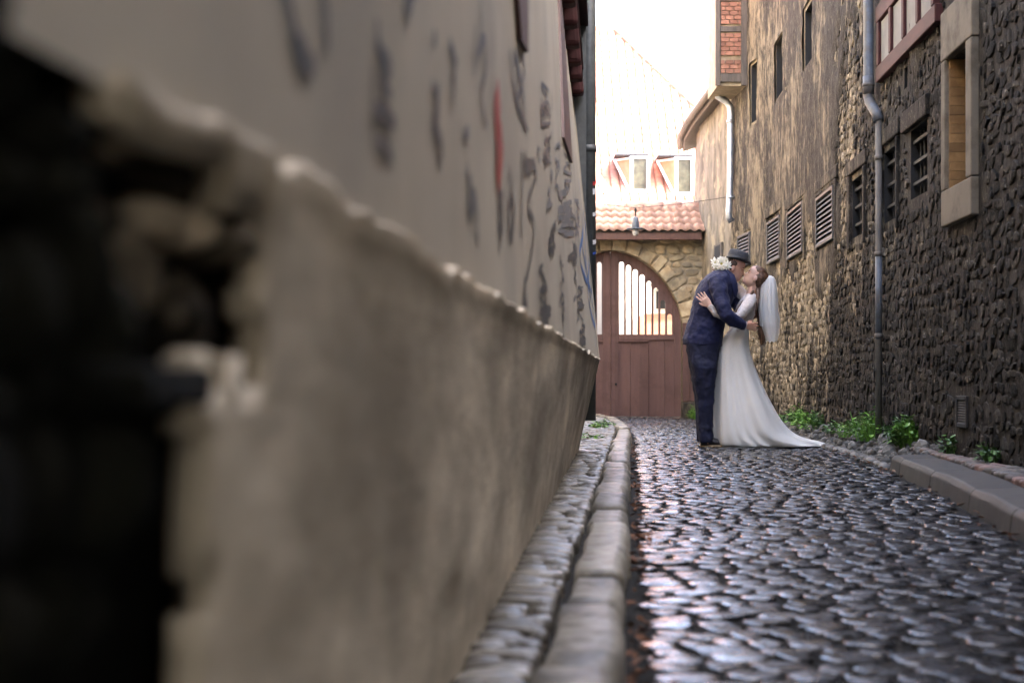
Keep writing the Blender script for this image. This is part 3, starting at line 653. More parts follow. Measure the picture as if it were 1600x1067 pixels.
# tall stone-framed opening, bricked reveal with toothed edge
y0, y1, z0, z1 = OP['H']; fo = rect(1481, 1529, 0, 346); 
for (nm, a, b, c, d) in (('window_jamb', fo[0], y0, z0, z1), ('window_jamb', y1, fo[1], z0, z1), ('window_lintel', fo[0] - .01, fo[1] + .01, z1 + .004, z1 + .34), ('window_sill', fo[0], fo[1], fo[2], z0 - .004)):
    mb = MB(); boxR(mb, a, b, c, d, -.06, .05); bevel(mb.build(nm, m_frame, rb), .01, 2)
nb = 14
for i in range(nb):
    zc = z0 + (z1 - z0) * i / nb; hh = (z1 - z0) / nb - .003; dd = .14 if i % 2 else .2
    mb = MB(); V = []
    for y in (y1 - .03, y1 + .002):
        for zz in (zc, zc + hh):
            for d in (-dd, .02): V.append((XR(y) - d, y, zz))
    mb.add(V, [(0, 1, 3, 2), (4, 6, 7, 5), (0, 4, 5, 1), (2, 3, 7, 6), (0, 2, 6, 4), (1, 5, 7, 3)]); mb.build('brick', m_brickr, rb)
mb = MB(); boxR(mb, y0, y1 - .03, z0, z1, -.25, -.24); mb.build('dark_pane', m_black, rb)
# timber framing with white panels over the near rubble
TZ = 3.12
def timb(y0, y1, z0, z1, mat=m_redt, pr=.06, nm='timber'): 
    mb = MB(); boxR(mb, y0, y1, z0, z1, -.05, pr); return bevel(mb.build(nm, mat, rb), .006)
timb(9.95, 12.0, TZ, TZ + .13, nm='sill_timber'); timb(9.95, 12.0, TZ + .5, TZ + .64, nm='rail_timber')
yy = 10.0
for k in range(5):
    timb(yy, yy + .075, TZ + .133, TZ + .497); 
    if k < 4: timb(yy + .078, yy + .472 - .0, TZ + .135, TZ + .495, m_infill, .035, 'infill_panel')
    yy += .475
# grey downpipe down the right wall
gp = empty('grey_downpipe', (XR(12.6) - .07, 12.6, 0), 'grey painted downpipe, thick above and thin below its bend, on the right stone wall', 'downpipe')
Yp = hitR(1357, .09); Yq = hitR(1373, .05)
mb = MB(); mb.tube([(XR(Yp) - .09, Yp, 9), (XR(Yp) - .09, Yp, zat(152, Yp)), (XR(Yp) - .087, Yp - .02, zat(160, Yp)), (XR(Yq) - .06, Yq + .03, zat(177, Yq)), (XR(Yq) - .05, Yq, zat(190, Yq))], .043, 14); mb.build('pipe', m_paintp, gp, True)
mb = MB(); mb.tube([(XR(Yp) - .09, Yp, zat(136, Yp)), (XR(Yp) - .09, Yp, zat(131, Yp))], .052, 14); mb.build('pipe_collar', m_rust, gp, True)
mb = MB(); mb.tube([(XR(Yp) - .09, Yp, zat(120, Yp)), (XR(Yp) - .09, Yp, zat(148, Yp))], .048, 14); mb.build('pipe_socket', m_paintp, gp, True)
mb = MB(); mb.tube([(XR(Yq) - .05, Yq, .08), (XR(Yq) - .05, Yq, zat(188, Yq))], .027, 12); mb.build('lower_pipe', m_rust, gp, True)
for py in (250, 400, 528):
    mb = MB(); mb.tube([(XR(Yq) - .05, Yq, zat(py, Yq)), (XR(Yq) - .05, Yq, zat(py - 7, Yq))], .035, 12); mb.build('pipe_collar', m_rust, gp, True)
mb = MB(); mb.tube([(XR(Yq) - .05, Yq, zat(530, Yq)), (XR(Yq) - .05, Yq, zat(400, Yq))], .0285, 12); mb.build('painted_sleeve', m_paintp, gp, True)

# ------------------------------------------------------------------ low house beyond, with swept eave and zinc pipe
lh = empty('low_house', (3.3, 23, 0), 'low rendered house with a swept overhanging eave beside the gate', 'house')
LW = [(XR(21.5), 21.5), (3.3, 22), (3.2, 24), (3.24, 25), (3.40, 26.4), (6, 27.5)]
V = []; Fc = []; NZl = 34
pts = []
for (a, b) in zip(LW[:-1], LW[1:]):
    for k in range(10): pts.append((a[0] + (b[0] - a[0]) * k / 10, a[1] + (b[1] - a[1]) * k / 10))
pts.append(LW[-1])
for (x, y) in pts:
    for i in range(NZl): z = 5.3 * i / (NZl - 1); V.append((x - .03 * fbm(y * 1.1, z * 1.1, 3.) - .02 * fbm(y * 5, z * 5), y, z))
for j in range(len(pts) - 1):
    for i in range(NZl - 1): a = j * NZl + i; Fc.append((a, a + NZl, a + NZl + 1, a + 1))
mk('wall', V, Fc, m_lowr, lh, True)
EV = [(3.12, 20.9), (3.10, 22), (3.04, 24), (3.08, 25.4), (3.2, 26.6)]; EZ = [4.98, 4.95, 4.9, 4.9, 4.9]
mb = MB(); L = []
for (x, y), z in zip(EV, EZ): L.append([(x, y, z), (x + .5, y + .03, z + .16), (x + .5, y + .03, z + .33), (x - .03, y, z + .14)])
mb.rings(L); bevel(mb.build('eave_soffit', m_grey, lh), .01)
mb = MB(); mb.tube([(x - .06, y, z + .1) for (x, y), z in zip(EV, EZ)], .06, 10); mb.build('gutter', m_grey, lh, True)
L = []; mb = MB()
for (x, y), z in zip(EV, EZ): L.append([(x - .05, y, z + .16), (x + 2.2, y + .2, z + 2.9), (x + 2.2, y + .2, z + 2.8), (x - .05, y, z + .12)])
mb.rings(L); mb.add([(5.2, 20.9, 7.7), (5.3, 26.8, 7.7), (8, 26.8, 5), (8, 20.9, 5)], [(0, 1, 2, 3)]); mb.build('roof_deck', m_tile, lh)
rt = protoset('roof_tile', 4, m_tile, True, n=8, jit=.05, sq=5, rings=((1, -.5), (1, .3), (.8, 1.)))
its = []
for j in range(11):
    for i in range(26):
        y = 21 + i * .215; x = interp(y, [e[1] for e in EV], [e[0] for e in EV]); z = interp(y, [e[1] for e in EV], EZ)
        s_ = .12 + j * .26; ux = Vector((.63, .05, .775)).normalized(); its.append(TM(Vector((x - .05 + ux.x * s_, y, z + .18 + ux.z * s_)), Vector((0, 1, 0)), ux, Vector((-.775, 0, .63)), .2, .34, .03))
place_pieces('roof_tile', its, rt, lh, m_tile, 300, True)
zp = empty('zinc_downpipe', (3.25, 21.4, 0), 'shiny zinc downpipe with swan-neck bend beside the swept eave', 'downpipe')
Yz = hitR(1140, .1)
def PZ(px, py, Y): return ((px - CX) / F * Y, Y, zat(py, Y))
mb = MB(); mb.tube([PZ(1116, 128, Yz), PZ(1117, 142, Yz), PZ(1122, 151, Yz), PZ(1136, 160, Yz), PZ(1141, 167, Yz), PZ(1142, 180, Yz), PZ(1141, 300, Yz), PZ(1139, 330, Yz), PZ(1139, 340, Yz), PZ(1143, 347, Yz)], .05, 14); mb.build('pipe', m_zinc, zp, True)
for py in (188, 306):
    mb = MB(); mb.tube([PZ(1141.5, py, Yz), PZ(1141.5, py + 5, Yz)], .06, 14); mb.build('pipe_collar', m_zinc, zp, True)
# small window in the low wall
Yt = hitR(1125); mb = MB(); boxR(mb, Yt - .3, Yt + .3, zat(407, Yt), zat(381, Yt), -.05, .04); mb.build('window_frame', m_grey, lh)
mb = MB(); boxR(mb, Yt - .22, Yt + .22, zat(404, Yt), zat(384, Yt), .03, .045); mb.build('window_pane', m_black, lh)
# timber-framed brick bay high above the low roof
bay = empty('brick_bay', (3.1, 20.6, 5), 'timber-framed bay with brick panels high on the far corner of the stone building', 'bay')
bx0, bx1, by0, by1 = (1118 - CX) / F * 20.4, 3.42, 20.4, 21.4
mb = MB(); mb.box((bx0 + .03, by0 + .03, 4.85), (bx1, by1, 8)); mb.build('bay_core', m_mortar, bay)
for (x0, x1, z0, z1) in ((bx0, bx0 + .07, 4.85, 8), (bx1 - .13, bx1, 4.85, 8), (bx0 + .072, bx1 - .132, 4.9, 5.02), (bx0 + .072, bx1 - .132, 5.62, 5.70), (bx0 + .072, bx1 - .132, 6.06, 6.14), (bx0 + .072, bx1 - .132, 6.5, 6.58)):
    mb = MB(); mb.box((x0, by0 - .01, z0), (x1, by0 + .04, z1)); bevel(mb.build('timber', m_grey, bay), .005)
bm = bpy.data.meshes.new('brick'); t_ = MB().box((-.5, -.5, -.5), (.5, .5, .5)); bm.from_pydata([tuple(v) for v in t_.v], [], t_.f); bm.materials.append(m_brick)
z = 5.03; r0 = 0
while z < 7.2:
    x = bx0 + .075 - (.0 if r0 % 2 else .06)
    while x < bx1 - .14:
        xa, xb = max(x, bx0 + .075), min(x + .12, bx1 - .135)
        if xb - xa > .02 and not any(a - .06 < z < b for a, b in ((5.27, 5.27), (5.62, 5.70), (6.06, 6.14), (6.5, 6.58))):
            o = bpy.data.objects.new('brick', bm); COL.objects.link(o); o.parent = bay; o.location = Vector(((xa + xb) / 2, by0 + .02, z + .028)) - wloc(bay); o.scale = (xb - xa - .008, .05, .055)
        x += .125
    z += .064; r0 += 1

# ------------------------------------------------------------------ GATE WALL at the end
GY = 24.0; gs = F / GY
def gx(px): return (px - CX) / gs
def gz(py): return H + (HY - py) / gs
gw = empty('gate_wall', (gx(955), GY, 0), 'ochre rubble wall with a pointed stone arch closing the end of the alley', 'wall')
ax = gx(955); hw = gx(1066) - ax; zs = gz(506); za = gz(391)
def archz(x):          # underside of the arch
    t = min(abs(x - ax) / hw, 1); return zs + (za - zs) * (1 - t ** 1.9) ** .62
TOPZ = gz(366)
x0, x1 = -.4, 3.24
cols = sorted(set(list(np.linspace(x0, ax - hw, 12)) + list(np.linspace(ax - hw, ax + hw, 61)) + list(np.linspace(ax + hw, x1, 8))))
mb = MB()
for a, b in zip(cols[:-1], cols[1:]):
    za_, zb_ = (archz(a) if abs(a - ax) <= hw + 1e-6 else 0), (archz(b) if abs(b - ax) <= hw + 1e-6 else 0)
    if b <= ax - hw + 1e-6 or a >= ax + hw - 1e-6: za_ = zb_ = 0
    V = [(a, GY, za_), (b, GY, zb_), (b, GY, TOPZ), (a, GY, TOPZ), (a, GY + .5, za_), (b, GY + .5, zb_), (b, GY + .5, TOPZ), (a, GY + .5, TOPZ)]
    mb.add(V, [(0, 1, 2, 3), (5, 4, 7, 6), (0, 4, 5, 1), (3, 2, 6, 7)])
for s_ in (-1, 1):
    xx = ax + s_ * hw; mb.add([(xx, GY, 0), (xx, GY + .5, 0), (xx, GY + .5, zs), (xx, GY, zs)], [(0, 1, 2, 3)])
mb.build('wall_core', m_mortar, gw)
# voussoirs
gp_ = protoset('wall_stone', 12, m_gstone, True, n=10, jit=.2, sq=3.2, rings=((1.02, -1), (1, .2), (.88, .8), (.5, 1.0)))
path = [(ax + s_, archz(ax + s_)) for s_ in np.linspace(-hw, hw, 400)]; acc = 0; nxt = 0; k = 0; prev = path[0]; vpts = []
cum = [0]
for a, b in zip(path[:-1], path[1:]): cum.append(cum[-1] + math.hypot(b[0] - a[0], b[1] - a[1]))
def pat(s_): return (float(np.interp(s_, cum, [p[0] for p in path])), float(np.interp(s_, cum, [p[1] for p in path])))
s_ = 0; r_ = random.Random(3)
while s_ < cum[-1] - .05:
    ln = r_.uniform(.15, .26); e = min(s_ + ln, cum[-1]); a = pat(s_ + .006); b = pat(e - .006); dx, dz = b[0] - a[0], b[1] - a[1]; L = math.hypot(dx, dz); nx, nz2 = -dz / L, dx / L
    dep = r_.uniform(.2, .27); mb = MB(); V = []
    for y in (GY - .035 - r_.uniform(0, .012), GY + .12):
        for (p, d) in ((a, 0), (b, 0), (b, dep), (a, dep)): V.append((p[0] + nx * d, y, p[1] + nz2 * d))
    mb.add(V, [(0, 1, 2, 3), (7, 6, 5, 4), (0, 4, 5, 1), (1, 5, 6, 2), (2, 6, 7, 3), (3, 7, 4, 0)]); o = mb.build('arch_stone', m_gstone, gw); bevel(o, .015, 2); s_ = e
for s_ in (-1, 1):
    z = 0.
    while z < zs - .05:
        h = min(r_.uniform(.18, .3), zs - z); xa = ax + s_ * hw; xb = xa + s_ * r_.uniform(.2, .27); mb = MB(); mb.box((min(xa, xb), GY - .04, z + .005), (max(xa, xb), GY + .1, z + h - .005)); bevel(mb.build('jamb_stone', m_gstone, gw), .015, 2); z += h
items = []; z = .02
while z < TOPZ - .02:
    h = r_.uniform(.1, .19); x = x0
    while x < x1 - .02:
        wd = r_.uniform(.12, .3); xm = x + wd / 2; zm = z + h / 2
        inside = abs(xm - ax) < hw + .22 and (zm < archz(min(max(xm, ax - hw), ax + hw)) + .3 if abs(xm - ax) < hw else (zm < zs or math.hypot((abs(xm - ax) - hw), zm - zs) < .26))
        if not inside:
            q = Matrix.Rotation(r_.gauss(0, .12), 3, 'Y'); items.append(TM(Vector((xm, GY, zm)), q @ Vector((1, 0, 0)), q @ Vector((0, 0, 1)), Vector((0, -1, 0)), wd * .95, h * .95, r_.uniform(.02, .05)))
        x += wd
    z += h
place_pieces('wall_stone', items, gp_, gw, m_gstone, 300, True)
# eave fascia and little tiled roof over the gate wall
mb = MB(); mb.box((-.4, GY - .34, gz(378)), (3.16, GY - .26, gz(365.5))); bevel(mb.build('fascia', m_brnt, gw), .01)
mb = MB(); mb.add([(-.4, GY - .26, gz(377)), (3.16, GY - .26, gz(377)), (3.16, GY + .1, TOPZ - .02), (-.4, GY + .1, TOPZ - .02)], [(0, 1, 2, 3)]); mb.build('soffit', m_grey, gw)
mb = MB(); zA = gz(365); zB = zA + .52; mb.add([(-.4, GY - .36, zA - .02), (3.18, GY - .36, zA - .02), (3.18, GY + .5, zB - .02), (-.4, GY + .5, zB - .02), (3.18, GY + 1.1, zA), (-.4, GY + 1.1, zA)], [(0, 1, 2, 3), (3, 2, 4, 5), (1, 4, 2), (0, 3, 5)]); mb.build('roof_deck', m_grey, gw)
sl_ = Vector((0, .86, .52)).normalized(); sn = Vector((0, -.52, .86)).normalized()
tm = bpy.data.meshes.new('roof_tile'); V = []; Fc = []; NS = 8
for yy in (0, 1):
    for i in range(NS + 1):
        t = i / NS; hgt = .017 * (math.sin(t * math.pi * 2 - .6)) ; V.append((t - .5, yy, hgt + (.02 if yy == 0 else 0)))
for yy in (0, 1):
    for i in range(NS + 1): V.append((V[yy * (NS + 1) + i][0], yy, V[yy * (NS + 1) + i][2] - .018))
m1 = NS + 1
for i in range(NS):
    Fc.append((i, i + 1, i + 1 + m1, i + m1)); Fc.append((i + 2 * m1, i + 3 * m1, i + 1 + 3 * m1, i + 1 + 2 * m1)); Fc.append((i, i + 2 * m1, i + 1 + 2 * m1, i + 1))
tm.from_pydata(V, [], Fc); tm.materials.append(m_tile); tm.polygons.foreach_set('use_smooth', [True] * len(tm.polygons))
for j in range(4):
    for i in range(24):
        o = bpy.data.objects.new('roof_tile', tm); COL.objects.link(o); o.parent = gw
        p = Vector((-.32 + i * .15, GY - .38, zA)) + sl_ * (j * .245 - .0) + sn * .015
        M = TM(p - wloc(gw), Vector((1, 0, 0)), (sl_ + sn * .03).normalized(), sn, .155, .29, 1.0); o.matrix_local = M
for i in range(11):
    mb = MB(); c = Vector((-.3 + i * .32, GY + .5, zB + .0)); mb.tube([c, c + Vector((.335, 0, .004))], [.075, .085], 12); mb.build('ridge_tile', m_tile, gw, True)
# gate leaves
gate = empty('arched_gate', (ax, GY + .2, 0), 'brown boarded double gate with slatted openings under the stone arch', 'gate')
GT = GY + .16
def gbox(x0, x1, z0, z1, y0, y1, nm, mat=m_gate, par=gate, bv=.006):
    mb = MB(); mb.box((x0, y0, z0), (x1, y1, z1)); return bevel(mb.build(nm, mat, par), bv)
zo0, zb0 = gz(522), .02
def gboard(xa, xb, z0, z1f, nm, y0=GT, y1=GT + .05):
    n = 4; mb = MB(); xs = np.linspace(xa, xb, n + 1)
    for a, b in zip(xs[:-1], xs[1:]):
        mb.add([(a, y0, z0), (b, y0, z0), (b, y0, z1f(b)), (a, y0, z1f(a)), (a, y1, z0), (b, y1, z0), (b, y1, z1f(b)), (a, y1, z1f(a))], [(0, 1, 2, 3), (5, 4, 7, 6), (0, 4, 5, 1), (3, 2, 6, 7)])
    for xx, q in ((xs[0], 0), (xs[-1], 1)): mb.add([(xx, y0, z0), (xx, y1, z0), (xx, y1, z1f(xx)), (xx, y0, z1f(xx))], [(0, 1, 2, 3)])
    return mb.build(nm, m_gate, gate)
lim = lambda x: archz(min(max(x, ax - hw + .002), ax + hw - .002)) - .01
for s_ in (-1, 1):
    X = lambda px: ax + s_ * (gx(px) - ax)
    for (a, b) in ((958.5, 986), (986.5, 1014.5), (1015, 1040), (1040.5, 1064)):     # lower boards
        gboard(min(X(a), X(b)), max(X(a), X(b)), zb0, lambda x: zo0, 'board')
    gboard(min(X(956), X(967)), max(X(956), X(967)), zb0, lim, 'stile', GT - .03, GT + .06)
    gboard(min(X(1055), X(1065.5)), max(X(1055), X(1065.5)), zb0, lim, 'stile', GT - .03, GT + .055)
    gbox(min(X(967.3), X(1055)), max(X(967.3), X(1055)), gz(531), zo0 + .0, GT - .022, GT - .002, 'rail')
    gbox(min(X(967.3), X(1014)), max(X(967.3), X(1014)), gz(534), gz(531.3), GT - .035, GT - .004, 'rail')
    gbox(X(1014.5) - .006, X(1014.5) + .006, zb0, gz(531.3), GT - .02, GT - .002, 'rail')
    # upper slats stand between openings; their heads follow the curve of the arch
    ops_ = []; px = 968.6
    k = 0
    tops = [408, 413, 420, 428, 438, 449, 468, 490]
    while px < 1052 and k < 8: ops_.append((px, px + 7.6, tops[k])); px += 10.8; k += 1
    edges = [967.3]
    for (a, b, t) in ops_:
        if a - edges[-1] > .5: gboard(min(X(edges[-1]), X(a)), max(X(edges[-1]), X(a)), zo0, lim, 'slat', GT, GT + .04)
        gboard(min(X(a), X(b)) + .0008, max(X(a), X(b)) - .0008, gz(t), lim, 'head_board', GT + .002, GT + .038)
        w2 = (X(b) - X(a)) * .5; xm = (X(a) + X(b)) / 2
        for (sg) in (-1, 1):
            mb = MB(); e = xm + sg * abs(w2); zt = gz(t); mb.add([(e, GT + .004, zt + .01), (e, GT + .004, zt - .03), (e - sg * abs(w2) * .8, GT + .004, zt + .01), (e, GT + .036, zt + .01), (e, GT + .036, zt - .03), (e - sg * abs(w2) * .8, GT + .036, zt + .01)], [(0, 1, 2), (5, 4, 3), (0, 3, 4, 1), (1, 4, 5, 2), (2, 5, 3, 0)]); mb.build('carved_tip', m_gate, gate)
        edges.append(b)
    gboard(min(X(edges[-1]), X(1054.8)), max(X(edges[-1]), X(1054.8)), zo0, lim, 'slat', GT, GT + .04)
gbox(ax - hw + .01, ax + hw - .01, .03, zo0 - .01, GT + .052, GT + .07, 'backing_board')
gbox(gx(954.4), gx(956.6), zb0, za - .03, GT - .05, GT + .05, 'meeting_strip')
mb = MB(); mb.ell((gx(963), GT - .05, gz(600)), (.02, .02, .02)); mb.build('door_knob', m_iron, gate, True)
# boarded wing against the right jamb
wing = empty('board_wing', (gx(1077), GY - .1, 0), 'brown boarded panel on a stone footing, right of the gate', 'panel')
for (a, b) in ((1065.5, 1076), (1076.4, 1089)):
    mb = MB(); mb.box((gx(a), GY - .12, gz(627)), (gx(b), GY - .06, gz(505 if a < 1070 else 516))); bevel(mb.build('board', m_gate, wing), .006)
mb = MB(); mb.box((gx(1063), GY - .2, -.02), (gx(1090), GY - .05, gz(627.5))); bevel(mb.build('stone_footing', m_rplas, wing), .03, 3)

# lamp hanging over the lane
la = empty('hanging_lamp', (gx(993) * 22 / 24, 22, 2.8), 'dark enamel lamp with glass globe hanging before the little tiled roof', 'lamp')
lx = (993 - CX) / F * 22; sc_ = 22 / F
def lz(py): return zat(py, 22)
mb = MB(); mb.tube([(lx, 22, lz(358)), (lx, 22, lz(356)), (lx, 22, lz(348)), (lx, 22, lz(341)), (lx, 22, lz(339))], [.062, .064, .055, .042, .02], 18); mb.build('housing', m_lamp, la, True)
mb = MB(); mb.tube([(lx, 22, lz(358.5)), (lx, 22, lz(357)), (lx, 22, lz(355.8))], [.15, .14, .05], 24); mb.build('shade_plate', m_lamp, la, True)
mb = MB(); mb.ell((lx, 22, lz(363)), (.052, .052, .06)); mb.build('globe', m_opal, la, True)
mb = MB(); mb.tube([(lx, 22, lz(340)), (lx, 22, lz(331)), (lx, 22, lz(330)), (lx, 22, lz(327)), (lx, 22, lz(325))], [.008, .012, .02, .018, .006], 8); mb.build('hook', m_iron, la, True)
mb = MB(); mb.tube([(-.3, 22, lz(325) + .35), (lx - .9, 22, lz(325) + .1), (lx, 22, lz(325)), (lx + .7, 22, lz(325) + .06), (XR(22), 22, lz(325) + .16)], .004, 6); mb.build('suspension_cable', m_iron, la, True)

# ------------------------------------------------------------------ courtyard buildings beyond the gate
dh = empty('dormer_house', (1, 33, 0), 'sunlit house with a steep tiled roof and two dormers rising behind the gate', 'house')
EY, EZ_, RY, RZ = 31.0, 4.2, 36.0, 9.5; XA, XB = -6.0, 6.5; RX = 2.6
mb = MB(); mb.box((XA + .3, EY + .3, 0), (XB - .3, 41, EZ_ + .1)); mb.build('facade', m_white, dh)
mb = MB(); mb.add([(XA, EY, EZ_), (XB, EY, EZ_), (RX, RY, RZ), (XA, RY, RZ), (XB, 41, EZ_), (XA, 41, EZ_)], [(0, 1, 2, 3), (1, 4, 2), (3, 2, 4, 5), (0, 3, 5), (0, 5, 4, 1)]); mb.build('roof', m_tile2, dh)
rt2 = protoset('roof_tile', 4, m_tile2, True, n=8, jit=.05, sq=5, rings=((1, -.5), (1, .3), (.8, 1.)))
su = Vector((0, RY - EY, RZ - EZ_)); sL = su.length; su.normalize(); snn = Vector((0, -su.z, su.y))
its = []
nr = int(sL / .26)
for j in range(nr):
    xr = XB + (RX - XB) * (j + .4) / nr; x = -1.5
    while x < xr: its.append(TM(Vector((x, EY, EZ_)) + su * (j + .5) * .26 + snn * .01, Vector((1, 0, 0)), (su + snn * .06).normalized(), snn, .19, .33, .03)); x += .2
place_pieces('roof_tile', its, rt2, dh, m_tile2, 0, True)
its = []
for j in range(22):
    t = (j + .5) / 22; p = Vector((XB + (RX - XB) * t, EY + (RY - EY) * t, EZ_ + (RZ - EZ_) * t)); d = Vector((RX - XB, RY - EY, RZ - EZ_)).normalized(); sdv = d.cross(Vector((0, 0, 1))).normalized()
    its.append(TM(p, sdv, d, sdv.cross(d) * (1 if sdv.cross(d).z > 0 else -1), .2, .36, .1))
for j in range(20): its.append(TM(Vector((-1.4 + j * .2 * 1.0, RY, RZ)), Vector((0, 1, 0)), Vector((1, 0, 0)), Vector((0, 0, 1)), .2, .36, .1))
place_pieces('ridge_tile', its, rt2, dh, m_tile2, 300, True)
def dormer(pxl, pxm, pxr, pyt, pyb, lab):
    Yd = 32.0; f = Yd / F; xl, xm, xr = [(p - CX) * f for p in (pxl, pxm, pxr)]; zt, zb_ = zat(pyt, Yd), zat(pyb, Yd); Yc = Yd - .15
    d = MB(); zback = EY + (zt - EZ_) / (RZ - EZ_) * (RY - EY)
    yb = EY + (zb_ - EZ_) / (RZ - EZ_) * (RY - EY) ; 
    # cheeks + front body
    d.add([(xm, yb, zb_), (xr, yb, zb_), (xr, yb, zt), (xm, yb, zt), (xm, zback + .1, zt), (xr, zback + .1, zt)], [(0, 1, 2, 3), (1, 5, 2), (0, 3, 4), (3, 2, 5, 4)])
    body = d.build('dormer', m_orang, dh)
    q = MB(); q.box((xl + .02, yb - .06, zt), (xr - .02, zback + .3, zt + .05)); bevel(q.build('dormer_roof', m_slate, body), .01)
    # splayed triangular side light, facing left of the window
    q = MB(); q.tube([(xl + .04, yb + .35, zt - .02), (xm, yb - .01, zb_)], .035, 6); q.tube([(xl + .04, yb + .35, zt - .04), (xm, yb - .01, zt - .04)], .03, 6); q.build('side_frame', m_blue, body)
    q = MB(); q.add([(xl + .05, yb + .35, zt - .03), (xm, yb, zt - .03), (xm, yb, zb_ + .03)], [(0, 1, 2)]); q.add([(xl + .05, yb + .37, zt - .03), (xm, yb + .02, zt - .03), (xm, yb + .02, zb_ + .03)], [(0, 2, 1)]); q.build('side_pane', m_orang, body)
    q = MB(); q.box((xl - .02, yb + .36, zt - .75), (xl + .03, yb + .9, zt)); 
    q = MB()
    for (a, b, c, e) in ((xm, xm + .07, zb_, zt), (xr - .07, xr, zb_, zt), (xm + .07, xr - .07, zb_, zb_ + .06), (xm + .07, xr - .07, zt - .06, zt)): q.box((a, yb - .04, c), (b, yb - .005, e))
    q.build('window_frame', m_blue, body)
    q = MB(); q.box((xm + .07, yb - .02, zb_ + .06), (xr - .07, yb - .006, zt - .06)); q.build('window_pane', m_glass, body)
dormer(957, 982, 1012, 249, 305, ''); dormer(1023, 1050, 1080, 251, 310, '')
# lower shaded roof at left behind the gate wall
sh = empty('side_outbuilding', (0.6, 28, 0), 'low outbuilding with a dark-ribbed tiled roof, left behind the gate', 'outbuilding')
mb = MB(); mb.box((-3, 26.6, 0), (1.7, 30.4, 3.6)); mb.build('walls', m_white, sh)
zt_ = zat(262, 29.4); mb = MB(); mb.add([(-3, 26.4, 3.5), (2.15, 26.4, 3.75), (1.62, 29.4, zt_), (-3, 29.4, zt_ + .2), (2.0, 30.6, 3.8), (-3, 30.6, 3.8)], [(0, 1, 2, 3), (1, 4, 2), (3, 2, 4, 5)]); mb.build('roof_deck', m_tile, sh)
u2 = Vector((0, 3.0, zt_ - 3.6)).normalized(); n2 = Vector((0, -u2.z, u2.y)); its = []
for j in range(13):
    for i in range(12):
        x = 2.0 - j * .035 - i * .2; its.append(TM(Vector((x, 26.4, 3.68 + 0)) + u2 * (j * .26 + .1) + n2 * .03, Vector((1, 0, 0)), (u2 + n2 * .12).normalized(), n2, .19, .34, .04))
place_pieces('roof_tile', its, rt2, sh, m_tile2, 300, True)
# brick annexe glimpsed through the slats
bx = empty('brick_annexe', (3, 30, 0), 'small red brick annexe with a dark window glimpsed through the gate slats', 'outbuilding')
f30 = 29.0 / F
mb = MB(); mb.box(((1008 - CX) * f30, 29, 0), (4.4, 30.8, zat(490, 29))); mb.build('brick_wall', m_tile2, bx)
mb = MB(); mb.box(((1020 - CX) * f30, 29.1, zat(489.5, 29)), (4.4, 30.8, zat(440, 29))); mb.build('upper_wall', m_white, bx)
mb = MB(); mb.box(((1026 - CX) * f30, 29.05, zat(482, 29)), ((1043 - CX) * f30, 29.12, zat(455, 29))); mb.build('window', m_black, bx)
mb = MB(); mb.add([((1012 - CX) * f30, 28.8, zat(452, 28.8)), (4.6, 28.8, zat(440, 28.8)), (4.6, 31, zat(420, 31)), ((1016 - CX) * f30, 31, zat(420, 31))], [(0, 1, 2, 3)]); mb.build('roof', m_grey, bx)

# ------------------------------------------------------------------ weeds, loose stones, leaves
def weed(x, y, z, r, h, n, mat, label, sd_):
    q = random.Random(sd_); mb = MB()
    for k in range(n):
        a = q.uniform(0, 6.283); rr = r * q.random() ** .6; hh = h * q.uniform(.25, 1) * (1 - .5 * rr / r); bx_, by_ = x + rr * .6 * math.cos(a), y + rr * 1.0 * math.sin(a)
        top = Vector((bx_ + .3 * rr * math.cos(a) + q.uniform(-.02, .02), by_ + .3 * rr * math.sin(a), z + hh)); L = q.uniform(.035, .08)
        d = Vector((math.cos(a + q.uniform(-1, 1)), math.sin(a + q.uniform(-1, 1)), q.uniform(-.5, .7))).normalized(); s_ = d.cross(Vector((0, 0, 1))).normalized() * L * .3; up = Vector((0, 0, L * .08))
        mb.add([top, top + d * L * .3 + s_ * .8 + up, top + d * L * .65 + s_ * .75, top + d * L, top + d * L * .65 - s_ * .75, top + d * L * .3 - s_ * .8 + up, top + d * L * .5 - up], [(0, 1, 6), (1, 2, 6), (2, 3, 6), (3, 4, 6), (4, 5, 6), (5, 0, 6)])
        if k % 3 == 0:
            c = Vector((bx_, by_, z - .01)); e = Vector((.003, 0, 0)); mb.add([c - e, c + e, top + e * .5, top - e * .5], [(0, 1, 2, 3)])
    for k in range(n // 2):
        a = q.uniform(0, 6.283); rr = r * q.random(); c = Vector((x + rr * .7 * math.cos(a), y + rr * math.sin(a), z - .01)); e = Vector((.0035, 0, 0)); hh = h * q.uniform(.3, 1.0); b_ = Vector((q.uniform(-.04, .04), q.uniform(-.04, .04), hh * .6)); t2 = c + b_ * 1.9 + Vector((q.uniform(-.03, .03), 0, -hh * .15))
        mb.add([c - e, c + e, c + b_ + e, c + b_ - e, t2], [(0, 1, 2, 3), (3, 2, 4)])
    o = mb.build('weed_clump', mat, origin=(x, y, z)); tag(o, label, 'weeds', 'weeds growing at the foot of the walls')
def wz(x, y): return .13 * max(0, min(1, (x - kR(y)) / max(.05, XR(y) - kR(y))))
